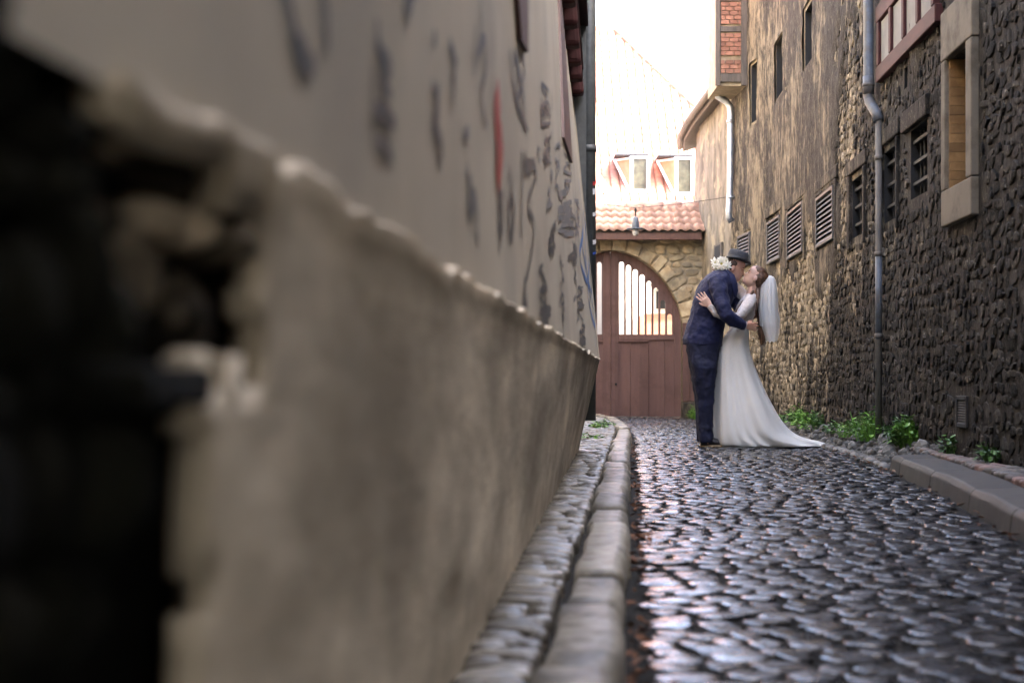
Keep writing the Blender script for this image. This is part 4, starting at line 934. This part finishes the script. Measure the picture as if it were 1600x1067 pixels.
for i, (px, py, Y, r, h, n, mt, lb_) in enumerate([
    (1253, 652, 16.4, .2, .26, 130, m_leaf, 'light green weeds just right of the bride\'s train, at the foot of the lighter wall'),
    (1272, 655, 15.6, .22, .2, 140, m_leaf, 'broad low light green weeds right of the tallest leafy shoot near the train'),
    (1288, 650, 15.0, .12, .22, 70, m_leaf2, 'small darker weed tuft under the last louvred shutter'),
    (1316, 672, 13.9, .18, .12, 90, m_leaf2, 'sparse low weeds creeping over the gravel before the thin pipe'),
    (1345, 682, 13.0, .2, .16, 120, m_leaf, 'bright weeds left of the foot of the thin downpipe'),
    (1382, 676, 12.1, .22, .3, 190, m_leaf, 'tall bright green weeds at the foot of the thin downpipe'),
    (1362, 690, 12.3, .16, .12, 90, m_leaf, 'low bright weeds at the street edge in front of the tall clump'),
    (1438, 690, 10.9, .17, .27, 190, m_leaf2, 'dark green bushy weeds beside the end of the right kerb'),
    (1452, 680, 10.8, .13, .26, 120, m_leaf, 'leafy weeds against the wall left of the low louvred vent'),
    (1511, 685, 9.6, .05, .16, 30, m_leaf2, 'thin sprig under the low louvred vent'),
    (1556, 712, 8.6, .07, .14, 40, m_leaf2, 'dull sprig against the near right wall'),
    (1300, 660, 15.2, .18, .08, 60, m_leaf, 'flat seedlings scattered on the gravel margin'),
    (1225, 655, 17.5, .1, .12, 50, m_leaf2, 'little weeds at the wall right behind the bride\'s train')]):
    x = (px - CX) / F * Y; x = min(x, XR(Y) - .05); weed(x, Y, wz(x, Y), r, h, n, mt, lb_, i)
weed((1083 - CX) / F * 23.6, 23.5, 0, .12, .24, 70, m_leaf, 'bright green tuft at the stone footing beside the gate', 40)
weed((934 - CX) / F * 16.5, 16.5, .05, .12, .1, 60, m_leaf, 'small weeds in the left pavement just beyond the house corner', 41)
weed((944 - CX) / F * 17.5, 17.5, .05, .14, .1, 60, m_leaf2, 'small dark weeds in the left pavement furthest up the alley', 42)
weed((925 - CX) / F * 13.2, 13.4, .05, .1, .07, 40, m_leaf, 'tiny weeds by the far foot of the rendered house', 43)
pp = protoset('loose_stone', 8, m_pebble, False, n=8, jit=.35, sq=2.2, rings=((.8, -.5), (1, .1), (.8, .7), (.4, 1.0)))
q = random.Random(77); mbp = []
for i in range(420):
    Y = q.uniform(9.7, 17.5); t = q.random() ** .8; x = kR(Y) + .03 + t * (XR(Y) - kR(Y) - .05); s_ = q.uniform(.015, .07) if i > 40 else q.uniform(.07, .13)
    A = ang(q.gauss(0, .3), q.gauss(0, .3), q.uniform(0, 6)); mbp.append((s_, TM(Vector((x, Y, wz(x, Y) + s_ * .1)), A @ Vector((1, 0, 0)), A @ Vector((0, 1, 0)), A @ Vector((0, 0, 1)), s_ * 1.3, s_, s_ * .5)))
Vs = []; Fs = []; n = 0
for s_, M in mbp:
    V, Fc, me = pp[q.randrange(8)]; A = np.array(M); Vs.append(V @ A[:3, :3].T + A[:3, 3]); Fs += [tuple(i + n for i in f) for f in Fc]; n += len(V)
tag(mk('rubble', np.vstack(Vs), Fs, m_pebble), 'grey stone rubble and pebbles strewn along the foot of the right wall', 'rubble', kind='stuff')
mb = MB()
for i in range(240):
    if i < 170: Y = 2.6 + 11 * q.random() ** 1.5; x = kL(Y) + abs(q.gauss(0, .03)) + .01; z = .012
    elif i < 215: Y = q.uniform(5.2, 14); x = kR(Y) - abs(q.gauss(0, .05)) - .01; z = .012
    else: Y = q.uniform(2.6, 9); x = kL(Y) + q.uniform(0, 1.3); z = .014
    L = q.uniform(.012, .03); a = q.uniform(0, 6.28); d = Vector((math.cos(a), math.sin(a), q.uniform(-.1, .4))).normalized(); s_ = Vector((-d.y, d.x, q.uniform(-.3, .3))) * .4; c = Vector((x, Y, z + q.uniform(0, .012)))
    mb.add([c - d * L, c + s_ * L, c + d * L, c - s_ * L + Vector((0, 0, .004)), c + Vector((0, 0, -.006))], [(0, 1, 4), (1, 2, 4), (2, 3, 4), (3, 0, 4)])
tag(mb.build('fallen_leaves', m_litter), 'brown and orange fallen leaves caught along the kerbs and between cobbles', 'leaves', kind='stuff')

# ------------------------------------------------------------------ THE COUPLE
PY = 13.3; ps_ = F / PY
def P(px, py, d=0.): return Vector(((px - CX) / ps_, PY + d, H + (HY - py) / ps_))
def remesh(o, vox=.006, it=6, disp=None):
    m = o.modifiers.new('skin', 'REMESH'); m.mode = 'VOXEL'; m.voxel_size = vox; m.use_smooth_shade = True
    s_ = o.modifiers.new('smooth', 'SMOOTH'); s_.factor = .5; s_.iterations = it
    if disp:
        t = bpy.data.textures.new('cloth_folds', 'CLOUDS'); t.noise_scale = disp[1]; d = o.modifiers.new('folds', 'DISPLACE'); d.texture = t; d.strength = disp[0]; d.mid_level = .5; d.texture_coords = 'GLOBAL'
    return o
def oval(c, rx, ry, n=20, tilt=0., pw=2.3):
    out = []
    for k in range(n):
        a = 2 * math.pi * k / n; ca, sa = math.cos(a), math.sin(a); q = (abs(ca) ** pw + abs(sa) ** pw) ** (-1 / pw)
        out.append(Vector((c[0] + ca * q * rx, c[1] + sa * q * ry, c[2] + ca * rx * tilt)))
    return out
def sil(mb, rows, tilt=0., pw=2.3):     # rows of (py, px_left, px_right, half depth, depth offset)
    L = []
    for (py, a, b, ry, d) in rows: L.append(oval(P((a + b) / 2, py, d), (b - a) / 2 / ps_, ry, 22, tilt, pw))
    mb.rings(L); return mb
def head(mb, M, sc=1.):
    zsn = [0, .012, .035, .05, .06, .075, .1, .12, .14, .17, .2, .222, .235]
    fr = [.062, .086, .088, .093, .091, .089, .089, .085, .094, .093, .078, .046, .008]
    bk = [.0, -.02, -.045, -.055, -.062, -.075, -.088, -.094, -.098, -.097, -.085, -.055, -.008]
    wd = [.022, .042, .054, .058, .06, .064, .069, .071, .074, .077, .069, .045, .01]
    L = []
    for i in range(34):
        z = .235 * i / 33; f = interp(z, zsn, fr); b = interp(z, zsn, bk); w_ = interp(z, zsn, wd); ring = []
        nose = interp(z, [.068, .075, .082, .1, .125, .13], [0, .024, .03, .017, .003, 0])
        lip = interp(z, [.04, .047, .0525, .058, .064], [0, .006, 0, .006, 0])
        for k in range(40):
            a = 2 * math.pi * k / 40; ca, sa = math.cos(a), math.sin(a); q = (abs(ca) ** 2.25 + abs(sa) ** 2.25) ** (-1 / 2.25)
            x = (f + b) / 2 + ca * q * (f - b) / 2; y = sa * q * w_; an = (a + math.pi) % (2 * math.pi) - math.pi
            x += nose * math.exp(-(an / .16) ** 2) + lip * math.exp(-(an / .35) ** 2) - .01 * math.exp(-((abs(an) - .42) / .18) ** 2) * math.exp(-((z - .118) / .012) ** 2)
            ring.append(M @ (Vector((x, y, z)) * sc))
        L.append(ring)
    mb.rings(L)
    for s_ in (-1, 1): mb.ell(M @ (Vector((-.012, s_ * .075, .098)) * sc), (.018 * sc, .009, .032 * sc), M.to_3x3().normalized())
def hand(mb, wrist, d, nrm, side, ln=.18, curl=.5, thumb=True):
    d = d.normalized(); nrm = (nrm - d * nrm.dot(d)).normalized(); s_ = d.cross(nrm) * side
    pl = ln * .5; mb.tube([wrist - d * .02, wrist + d * .02, wrist + d * pl * .6, wrist + d * pl], [(.026, .022), (.032, .017), (.04, .015), (.036, .012)], 12)
    # palm as a slab spread sideways
    L = []
    for t, w_ in ((0., .024), (.35, .036), (.75, .041), (1., .038)):
        c = wrist + d * pl * t; L.append([c + s_ * math.cos(a) * w_ + nrm * math.sin(a) * .0135 for a in [2 * math.pi * k / 12 for k in range(12)]])
    mb.rings(L)
    for k, (o_, l_) in enumerate(((-.030, .072), (-.010, .082), (.010, .076), (.029, .06))):
        b = wrist + d * pl * .85 + s_ * o_; p = [b]; dd = (d + s_ * o_ * 5).normalized(); cur = 0
        for seg, fr_ in enumerate((.45, .32, .23)):
            cur += curl * (.5 if seg == 0 else .8); v = dd * math.cos(cur) - nrm * math.sin(cur); p.append(p[-1] + v * l_ * ln / .18 * (fr_ + (.15 if seg == 0 else 0)))
        mb.tube(p, [.0092, .0085, .0078, .0062], 8); mb.ell(p[-1], (.0066,) * 3, seg=8, rg=5)
    if thumb:
        b = wrist + d * pl * .25 - s_ * .022; p = [b, b + d * .03 - s_ * .026 - nrm * .006, b + d * .058 - s_ * .034 - nrm * .016]; mb.tube(p, [.0125, .0105, .008], 8); mb.ell(p[-1], (.008,) * 3, seg=8, rg=5)
def HM(origin, face, up):   # head matrix
    f = face.normalized(); u = (up - f * up.dot(f)).normalized(); y = u.cross(f); M = Matrix.Identity(4)
    for i, v in enumerate((f, y, u)):
        for j in range(3): M[j][i] = v[j]
    M.translation = origin; return M
# ---------------- groom
gr = empty('person', P(1101, 697), 'man in navy suit and small dark hat, bending to kiss the woman he holds', 'person')
th = R(17); gM = HM(P(1141.5, 437, .01), Vector((math.cos(th), -.08, -math.sin(th))), Vector((math.sin(th), .0, math.cos(th))))
mb = MB(); head(mb, gM)
mb.tube([P(1122, 440, 0), P(1130, 431, 0), P(1139, 424, 0), P(1146, 418, 0)], [.07, .06, .056, .05], 14)
sil(mb, [(545, 1086, 1112, .1, 0), (520, 1083, 1116, .11, 0), (490, 1086, 1126, .13, 0), (460, 1094, 1138, .16, 0), (440, 1104, 1140, .17, 0), (430, 1114, 1138, .1, 0)])
mb.tube([P(1117, 441, -.17), P(1123, 468, -.27), P(1127, 493, -.33), P(1141, 503, -.3), P(1157, 510, -.26)], [.05, .048, .04, .034, .026], 12)
mb.tube([P(1122, 441, .17), P(1145, 462, .25), P(1166, 484, .22), P(1177, 492, .14)], [.05, .045, .036, .026], 12)
for d in (-.1, .1): mb.tube([P(1098, 540, d), P(1098, 580, d), P(1099, 618, d), P(1100, 655, d), P(1101, 688, d)], [.06, .056, .045, .04, .034], 12)
for d in (-.1, .1): mb.tube([P(1101, 686, d), P(1103, 692, d), P(1118, 694, d)], [.035, .036, .025], 10)
hand(mb, P(1157, 510, -.255), Vector((1, .35, -.12)), Vector((-.35, -1, .1)), 1, .17, .3)
hand(mb, P(1177, 492, .14), Vector((.5, -.85, .1)), Vector((1, .4, 0)), -1, .17, .3)
gbody = remesh(mb.build('body', m_skin, gr, True), .0048, 3)
# jacket
mb = MB()
sil(mb, [(540, 1067.5, 1128, .185, 0), (530, 1068, 1129, .185, 0), (515, 1072, 1131, .178, 0), (498, 1077, 1134, .17, 0), (482, 1081, 1140, .18, 0), (466, 1084.5, 1146, .2, 0), (453, 1089, 1149, .215, 0), (441, 1096, 1148, .22, 0), (432, 1104, 1144, .195, 0), (426, 1111, 1140, .13, 0), (421.5, 1119, 1138, .085, 0), (419, 1123, 1138, .07, 0)], tilt=-.07)
mb.tube([P(1116, 439, -.165), P(1117, 452, -.215), P(1120, 470, -.27), P(1123, 484, -.32), P(1127, 496, -.335), P(1137, 503, -.315), P(1147, 507, -.285), P(1155, 510.5, -.26)], [.078, .083, .076, .07, .067, .061, .053, .048], 16)
mb.tube([P(1122, 439, .16), P(1134, 452, .22), P(1148, 464, .25), P(1160, 477, .23), P(1171, 488, .17)], [.075, .075, .066, .058, .047], 14)
remesh(mb.build('jacket', m_suit, gr, True), .008, 7, (.028, .075))
# lapel and collar, pocket flap, vent
mb = MB(); L = []
for (px, py, dd, w_) in ((1128, 421.5, -.085, .02), (1135, 424, -.085, .024), (1141, 431, -.13, .032), (1144, 444, -.16, .04), (1146, 456, -.15, .034), (1145, 468, -.15, .012)):
    c = P(px, py, dd); L.append([c + Vector((-w_, -.02, .008)), c + Vector((w_ * .6, .0, 0)), c + Vector((w_ * .6, .012, 0)), c + Vector((-w_, .0, .008))])
mb.rings(L); bevel(mb.build('lapel', m_suit, gr, True), .004)
mb = MB(); L = []
for i in range(9):
    a = R(-120 + 30 * i) + math.pi; c = P(1131, 421, 0); L.append([c + Vector((math.cos(a) * .062, math.sin(a) * .07, -.02 + .0)), c + Vector((math.cos(a) * .058, math.sin(a) * .066, .03 - .012 * math.cos(a))), c + Vector((math.cos(a) * .052, math.sin(a) * .06, .03 - .012 * math.cos(a))), c + Vector((math.cos(a) * .054, math.sin(a) * .06, -.02))])
mb.rings(L); mb.build('collar', m_suit, gr, True)
mb = MB(); mb.tube([P(1154.5, 510.3, -.262), P(1157, 511, -.257)], .043, 14); mb.build('shirt_cuff', m_lace, gr, True)
mb = MB()
for d, o_ in ((-.095, 0), (.095, 1.5)):
    L = []
    for (py, a, b) in ((533, 1072, 1125), (550, 1073, 1122), (575, 1077.5, 1118), (600, 1082, 1115), (618, 1085.5, 1113.5), (640, 1087, 1112.5), (665, 1088, 1112), (684, 1089.5, 1112), (691, 1090.5, 1113)):
        rw = (b - a) / 2 / ps_; L.append(oval(P((a + b) / 2 + o_, py, d * (1 if py > 560 else .7)), rw, min(rw * .95, .115), 18))
    mb.rings(L)
remesh(mb.build('trousers', m_trou, gr, True), .008, 5, (.022, .07))
for d in (-.1, .1):
    o_ = 0 if d < 0 else 4
    mb = MB(); L = []
    for (px, z, rx, ry) in ((0, .012, .0, 0),): pass
    for t, wy, hz in ((0, .022, .05), (.05, .036, .085), (.3, .036, .085), (.5, .038, .065), (.75, .042, .045), (.93, .03, .034), (1, .012, .025)):
        c = P(1092 + o_, 697, d) + Vector((.28 * t, 0, 0)); L.append([Vector((c.x, c.y + math.cos(a) * wy, .016 + max(0, math.sin(a)) * hz)) for a in [2 * math.pi * k / 12 for k in range(12)]])
    mb.rings(L); sh_ = mb.build('shoe', m_shoe, gr, True)
    mb = MB(); L = []
    for z in (.001, .018): L.append([P(1092 + o_, 697, d) * 1 for _ in range(0)] or [Vector((P(1092 + o_, 697).x + .14 + .146 * math.cos(a), PY + d + .043 * math.sin(a) * (1 + .15 * math.cos(a)), z)) for a in [2 * math.pi * k / 20 for k in range(20)]])
    mb.rings(L); mb.build('sole', m_sole, sh_, True)
# hair below the hat
mb = MB()
def hp(M, x, y, z, sc=1.): return M @ (Vector((x, y, z)) * sc)
Mr = gM.to_3x3()
mb.ell(hp(gM, -.018, 0, .15), (.094, .083, .075), Mr); mb.ell(hp(gM, -.055, 0, .105), (.05, .068, .05), Mr)
q = random.Random(4)
for i in range(46):
    a = q.uniform(1.75, 2 * math.pi - 1.75); z = q.uniform(.08, .15); mb.ell(hp(gM, -.015 + .082 * math.cos(a), .076 * math.sin(a), z), (.02, .014, .013), Mr, 8, 5)
remesh(mb.build('hair', m_hair, gr, True), .005, 1, (.012, .012))
for s_ in (-1, 1):
    mb = MB(); mb.tube([hp(gM, .089, s_ * .018, .134), hp(gM, .085, s_ * .034, .138), hp(gM, .074, s_ * .048, .133)], [.003, .004, .002], 6); mb.build('eyebrow', m_hair, gr, True)
    mb = MB(); mb.tube([hp(gM, .080, s_ * .022, .1175), hp(gM, .079, s_ * .032, .115), hp(gM, .071, s_ * .043, .118)], [.0015, .002, .0015], 6); mb.build('eyelashes', m_hair, gr, True)
# hat
hat = empty('hat', (0, 0, 0)); hat.parent = gr; hat.location = Vector((0, 0, 0))
ba = P(1131.2, 401.5); bb = P(1174.8, 412.5); hd = (bb - ba).normalized(); hc = (ba + bb) / 2; hu = Vector((-hd.z, 0, hd.x))
if hu.z < 0: hu = -hu
def hring(rx, ry, up, sh=0., droop=0., pinch=0.):
    o = []
    for k in range(36):
        a = 2 * math.pi * k / 36; o.append(hc + hd * (rx * math.cos(a) + sh) + Vector((0, 1, 0)) * ry * math.sin(a) + hu * (up - droop * math.cos(a) ** 2 + .012 * abs(math.sin(a)) ** 2 * (1 if droop else 0)))
    return o
mb = MB(); mb.rings([hring(.098, .085, -.004, -.005), hring(.128, .115, -.002, 0, .006), hring(.1305, .1175, .001, 0, .006), hring(.128, .115, .004, 0, .006), hring(.1, .088, .003, -.005), hring(.103, .086, .01, -.006), hring(.1, .083, .04, -.006), hring(.094, .077, .07, -.008), hring(.083, .066, .088, -.01), hring(.06, .045, .094, -.012), hring(.03, .018, .082, -.012)])
bpy.data.objects.remove(hat); hat = mb.build('hat', m_hat, gr, True)
mb = MB(); mb.rings([hring(.1045, .0875, .009, -.006), hring(.1035, .0865, .03, -.006), hring(.101, .084, .03, -.006), hring(.1025, .086, .009, -.006)], False); mb.build('hat_band', m_band, hat, True)
# ---------------- bride
bd = empty('person', P(1150, 697), 'woman in long white wedding dress and short veil, leaning back to be kissed', 'person')
ph_ = R(33); bM = HM(P(1169.5, 448.5, -.01), Vector((-math.cos(ph_), .1, math.sin(ph_))), Vector((math.sin(ph_), 0, math.cos(ph_))))
BS = .92; mb = MB(); head(mb, bM, BS)
mb.tube([P(1171, 472, 0), P(1173, 462, 0), P(1175, 452, 0), P(1179, 443, 0)], [.06, .05, .046, .044], 14)
sil(mb, [(545, 1132, 1164, .12, 0), (525, 1140, 1165, .11, 0), (508, 1149, 1168, .1, 0), (492, 1152, 1177, .12, 0), (475, 1156, 1179, .14, 0), (465, 1162, 1180, .14, 0), (460, 1166, 1178, .08, 0)])
armN = [P(1170, 467, -.135), P(1164, 478, -.18), P(1154, 490, -.215), P(1146, 498, -.235), P(1130, 497, -.24), P(1112, 492, -.235), P(1103, 479, -.235)]
armF = [P(1171, 467, .13), P(1164, 458, .17), P(1156, 448, .18), P(1146, 441, .15), P(1137, 433, .09), P(1131, 428, .05)]
mb.tube(armN, [.045, .042, .036, .034, .031, .028, .022], 12); mb.tube(armF, [.044, .04, .036, .032, .027, .022], 12)
hand(mb, P(1103.5, 480, -.235), Vector((-.62, .1, .78)), Vector((-.2, -1, 0)), 1, .165, .18)
hand(mb, P(1131, 429, .04), Vector((-.7, -.3, .5)), Vector((0, 1, .2)), 1, .16, .5)
for d in (-.07, .07): mb.tube([P(1148, 545, d), P(1146, 600, d), P(1142, 640, d), P(1140, 690, d)], [.085, .06, .05, .035], 12)
remesh(mb.build('body', m_skinb, bd, True), .0046, 3)
# lace bodice with long sleeves
mb = MB()
sil(mb, [(522, 1134, 1168.5, .13, 0), (512, 1142, 1170, .122, 0), (503, 1146, 1174, .12, 0), (492, 1148, 1179.5, .132, 0), (480, 1150.5, 1182.5, .145, 0), (470, 1156, 1183, .15, 0), (463, 1162, 1181.5, .12, 0), (459, 1167, 1179, .07, 0)])
mb.tube([armN[0]] + armN[1:], [.058, .06, .052, .044, .037, .034, .027], 14); mb.tube(armF[:-1], [.056, .052, .044, .038, .032], 14)
remesh(mb.build('lace_bodice', m_lace, bd, True), .0065, 5, (.014, .04))
# skirt and train, in folds
rows = [(508, 1144, 1170.5, .128), (520, 1136, 1170, .14), (532, 1127, 1169.5, .15), (545, 1121, 1170, .165), (560, 1119.5, 1174, .18), (580, 1118, 1181, .2), (600, 1117, 1189.5, .225), (620, 1116, 1199, .25), (640, 1115, 1209.5, .275), (655, 1114, 1218, .29), (668, 1113.5, 1228, .305), (678, 1113, 1240, .315), (685, 1112.5, 1256, .32), (690, 1112, 1274, .325), (693.5, 1112, 1288, .325), (696, 1113, 1296, .32), (697.3, 1116, 1294, .31)]
L = []; NK = 160
for i, (py, a, b, ry) in enumerate(rows):
    c = P((a + b) / 2, py, .0); rx = (b - a) / 2 / ps_; t = i / len(rows); ring = []; tail = max(0, (b - 1215) / 80)
    xs0 = P(1112 + 50, py).x
    for k in range(NK):
        an = 2 * math.pi * k / NK; ca, sa = math.cos(an), math.sin(an); x = c.x + ca * rx; 
        tt = max(0, (x - P(1190, 600).x) / .62)          # along the train
        yw = ry * (1 - .45 * min(1, tt) ** 1.3) if i > 9 else ry
        amp = .005 + .05 * t ** 1.4; ph2 = an * 1.0
        fold = amp * (math.sin(an * 8 + 2.2 * math.sin(an * 2 + .5) + t * 1.6) * .7 + math.sin(an * 5 + .8 - t) * .7 + .16 * math.sin(an * 19 + 2 * math.sin(an * 3) + t * 2))
        y = c.y + sa * yw + sa * fold * (1.0 if abs(sa) > .1 else .4); x += ca * fold * .4
        z = c.z + (.012 * math.sin(an * 9 + 1) if i in (13, 14) else 0)
        # a step of cloth gathered on the ground
        ring.append(Vector((x, y, max(z, .006 + .006 * (len(rows) - 1 - i)))))
    L.append(ring)
mb = MB(); mb.rings(L); mb.f = mb.f[:-1]; sk = mb.build('skirt', m_dress, bd, True); ss = sk.modifiers.new('subsurf', 'SUBSURF'); ss.levels = 1; ss.render_levels = 1
mb = MB(); mb.rings([oval(P(1156, 511, 0), .083, .133, 24), oval(P(1156.5, 507, 0), .083, .131, 24)], False); mb.build('waist_band', m_dress, bd, True)
mb = MB(); mb.tube([P(1164, 516, -.14), P(1168, 522, -.135), P(1171, 535, -.13)], [.02, .024, .01], 10); 
# hair
BR = bM.to_3x3(); mb = MB(); mb.ell(hp(bM, -.045, 0, .14, BS), (.078, .083, .086), BR); mb.ell(hp(bM, -.012, 0, .185, BS), (.084, .076, .052), BR); mb.ell(hp(bM, -.07, 0, .1, BS), (.045, .07, .06), BR); mb.ell(hp(bM, -.105, 0, .135, BS), (.04, .05, .045), BR)
mb.tube([P(1186, 440, 0), P(1189, 455, 0), P(1190, 475, 0), P(1189.5, 500, 0), P(1190.5, 522, 0), P(1191, 534, 0), P(1189.5, 540, 0)], [(.05, .055), (.045, .06), (.042, .065), (.04, .065), (.042, .05), (.026, .03), (.008, .01)], 14)
mb.tube([P(1176, 455, -.04), P(1169, 463, -.12), P(1158, 473, -.16), P(1148, 486, -.18), P(1143, 492, -.18)], [.012, .016, .02, .016, .006], 8)
mb.tube([P(1182, 452, -.06), P(1181, 466, -.11), P(1179, 480, -.13), P(1176, 492, -.13)], [.02, .016, .012, .006], 8)
remesh(mb.build('hair', m_hairb, bd, True), .005, 2, (.012, .014))
for s_ in (-1, 1):
    mb = MB(); mb.tube([hp(bM, .089, s_ * .018, .136, BS), hp(bM, .085, s_ * .034, .139, BS), hp(bM, .074, s_ * .048, .134, BS)], [.002, .003, .0015], 6); mb.build('eyebrow', m_hairb, bd, True)
    mb = MB(); mb.tube([hp(bM, .081, s_ * .022, .1175, BS), hp(bM, .080, s_ * .032, .1145, BS), hp(bM, .072, s_ * .043, .118, BS)], [.002, .003, .002], 6); mb.build('eyelashes', m_hair, bd, True)
# veil
mv = bpy.data.materials.new('sheer_veil'); mv.use_nodes = True; n_ = mv.node_tree.nodes; l_ = mv.node_tree.links; n_.clear()
out = n_.new('ShaderNodeOutputMaterial'); tr = n_.new('ShaderNodeBsdfTransparent'); df = n_.new('ShaderNodeBsdfDiffuse'); tl = n_.new('ShaderNodeBsdfTranslucent'); a1 = n_.new('ShaderNodeMixShader'); a2 = n_.new('ShaderNodeMixShader')
df.inputs[0].default_value = (.86, .88, .88, 1); tl.inputs[0].default_value = (.86, .88, .88, 1); a1.inputs[0].default_value = .4; a2.inputs[0].default_value = .6
l_.new(df.outputs[0], a1.inputs[1]); l_.new(tl.outputs[0], a1.inputs[2]); l_.new(tr.outputs[0], a2.inputs[1]); l_.new(a1.outputs[0], a2.inputs[2]); l_.new(a2.outputs[0], out.inputs[0])
def veil(rows, amp, sd_, d0):
    V = []; Fc = []; NV = 48
    for j, (py, a, b, ry) in enumerate(rows):
        for k in range(NV + 1):
            an = R(-200) + R(310) * k / NV; c = P((a + b) / 2, py, d0); rx = (b - a) / 2 / ps_; am = amp * min(1, j / 3)
            fo = 1 + am * math.sin(k * .6 + sd_ + j * .12) + am * .6 * math.sin(k * .37 + sd_ * 2 + j * .15)
            V.append((c.x + math.cos(an) * rx * (.88 + .12 * fo), c.y + math.sin(an) * ry * fo, c.z + (.007 * math.sin(k * .95 + sd_) if j == len(rows) - 1 else 0)))
    for j in range(len(rows) - 1):
        for k in range(NV): x_ = j * (NV + 1) + k; Fc.append((x_, x_ + 1, x_ + NV + 2, x_ + NV + 1))
    o = mk('veil', V, Fc, mv, bd, True); return o
veil([(430.5, 1197, 1204, .02), (433, 1193, 1209, .05), (438, 1189, 1212, .08), (450, 1186, 1214, .1), (465, 1184.5, 1215, .115), (480, 1183.5, 1216, .12), (500, 1184, 1218, .125), (512, 1186, 1218, .12), (523, 1191, 1217, .11), (534, 1197, 1213, .09)], .17, .5, 0)
veil([(431, 1198, 1203, .025), (435, 1192, 1207, .06), (445, 1187, 1209, .085), (460, 1184, 1210, .1), (478, 1182.5, 1211, .11), (496, 1184, 1212, .105), (510, 1185, 1212, .1)], .2, 2.2, -.01)
mb = MB(); mb.tube([P(1192, 430, -.05), P(1194, 428, 0), P(1192, 430, .05)], .008, 8); mb.build('veil_comb', m_dress, bd, True)
# bouquet held behind his neck
bq = empty('bouquet', P(1127, 418, -.06), 'bouquet of white star-shaped flowers held behind the man\'s neck', 'bouquet')
q = random.Random(9); fpos = [(1125, 414, -.1, 1.25), (1117, 412, -.05, 1.0), (1133, 409, -.04, .95), (1124, 423, -.09, .95), (1134, 417, -.09, .85), (1119, 420, -.03, .8), (1127, 406, 0, .8)]
for (px, py, d, s0) in fpos:
    c = P(px, py, d); fd = (c - P(1128, 418, .02)).normalized() + Vector((-.2, -.9, .2)); fd.normalize(); a0 = fd.cross(Vector((0, 0, 1))).normalized(); b0 = fd.cross(a0)
    mb = MB(); npet = 9
    for ring_, (nn, el, L_) in enumerate(((9, .35, .062), (7, .85, .046))):
        for k in range(nn):
            an = 2 * math.pi * (k + .5 * ring_ + q.uniform(-.2, .2)) / nn; rd = a0 * math.cos(an) + b0 * math.sin(an); tn = fd.cross(rd); L = L_ * s0 * q.uniform(.85, 1.15)
            e = el + q.uniform(-.15, .15); v = rd * math.cos(e) + fd * math.sin(e); w_ = tn * L * .17; bend = -fd * .012 * s0
            mb.add([c, c + v * L * .35 + w_, c + v * L * .7 + w_ * .9 + bend * .3, c + v * L + bend, c + v * L * .7 - w_ * .9 + bend * .3, c + v * L * .35 - w_, c + v * L * .45 - fd * .004], [(0, 1, 6), (1, 2, 6), (2, 3, 6), (3, 4, 6), (4, 5, 6), (5, 0, 6)])
    fl = mb.build('flower', m_petal, bq); mb = MB(); mb.ell(c + fd * .006, (.011 * s0,) * 3, None, 10, 6); mb.build('flower_centre', m_stamen, fl, True)
for (px, py) in ((1112, 409), (1130, 430), (1139, 412), (1122, 431)):
    c = P(1126, 416, -.03); e = P(px, py, -.05); s_ = (e - c).cross(Vector((0, 1, 0))).normalized() * .012; mb = MB(); mb.add([c, (c + e) / 2 + s_, e, (c + e) / 2 - s_, (c + e) / 2 + Vector((0, -.006, 0))], [(0, 1, 4), (1, 2, 4), (2, 3, 4), (3, 0, 4)]); mb.build('leaf', m_leaf2, bq)
mb = MB(); mb.tube([P(1127, 418, -.02), P(1130, 427, .02), P(1134, 436, .06)], [.016, .012, .012], 10); mb.build('stems', m_leaf2, bq, True)
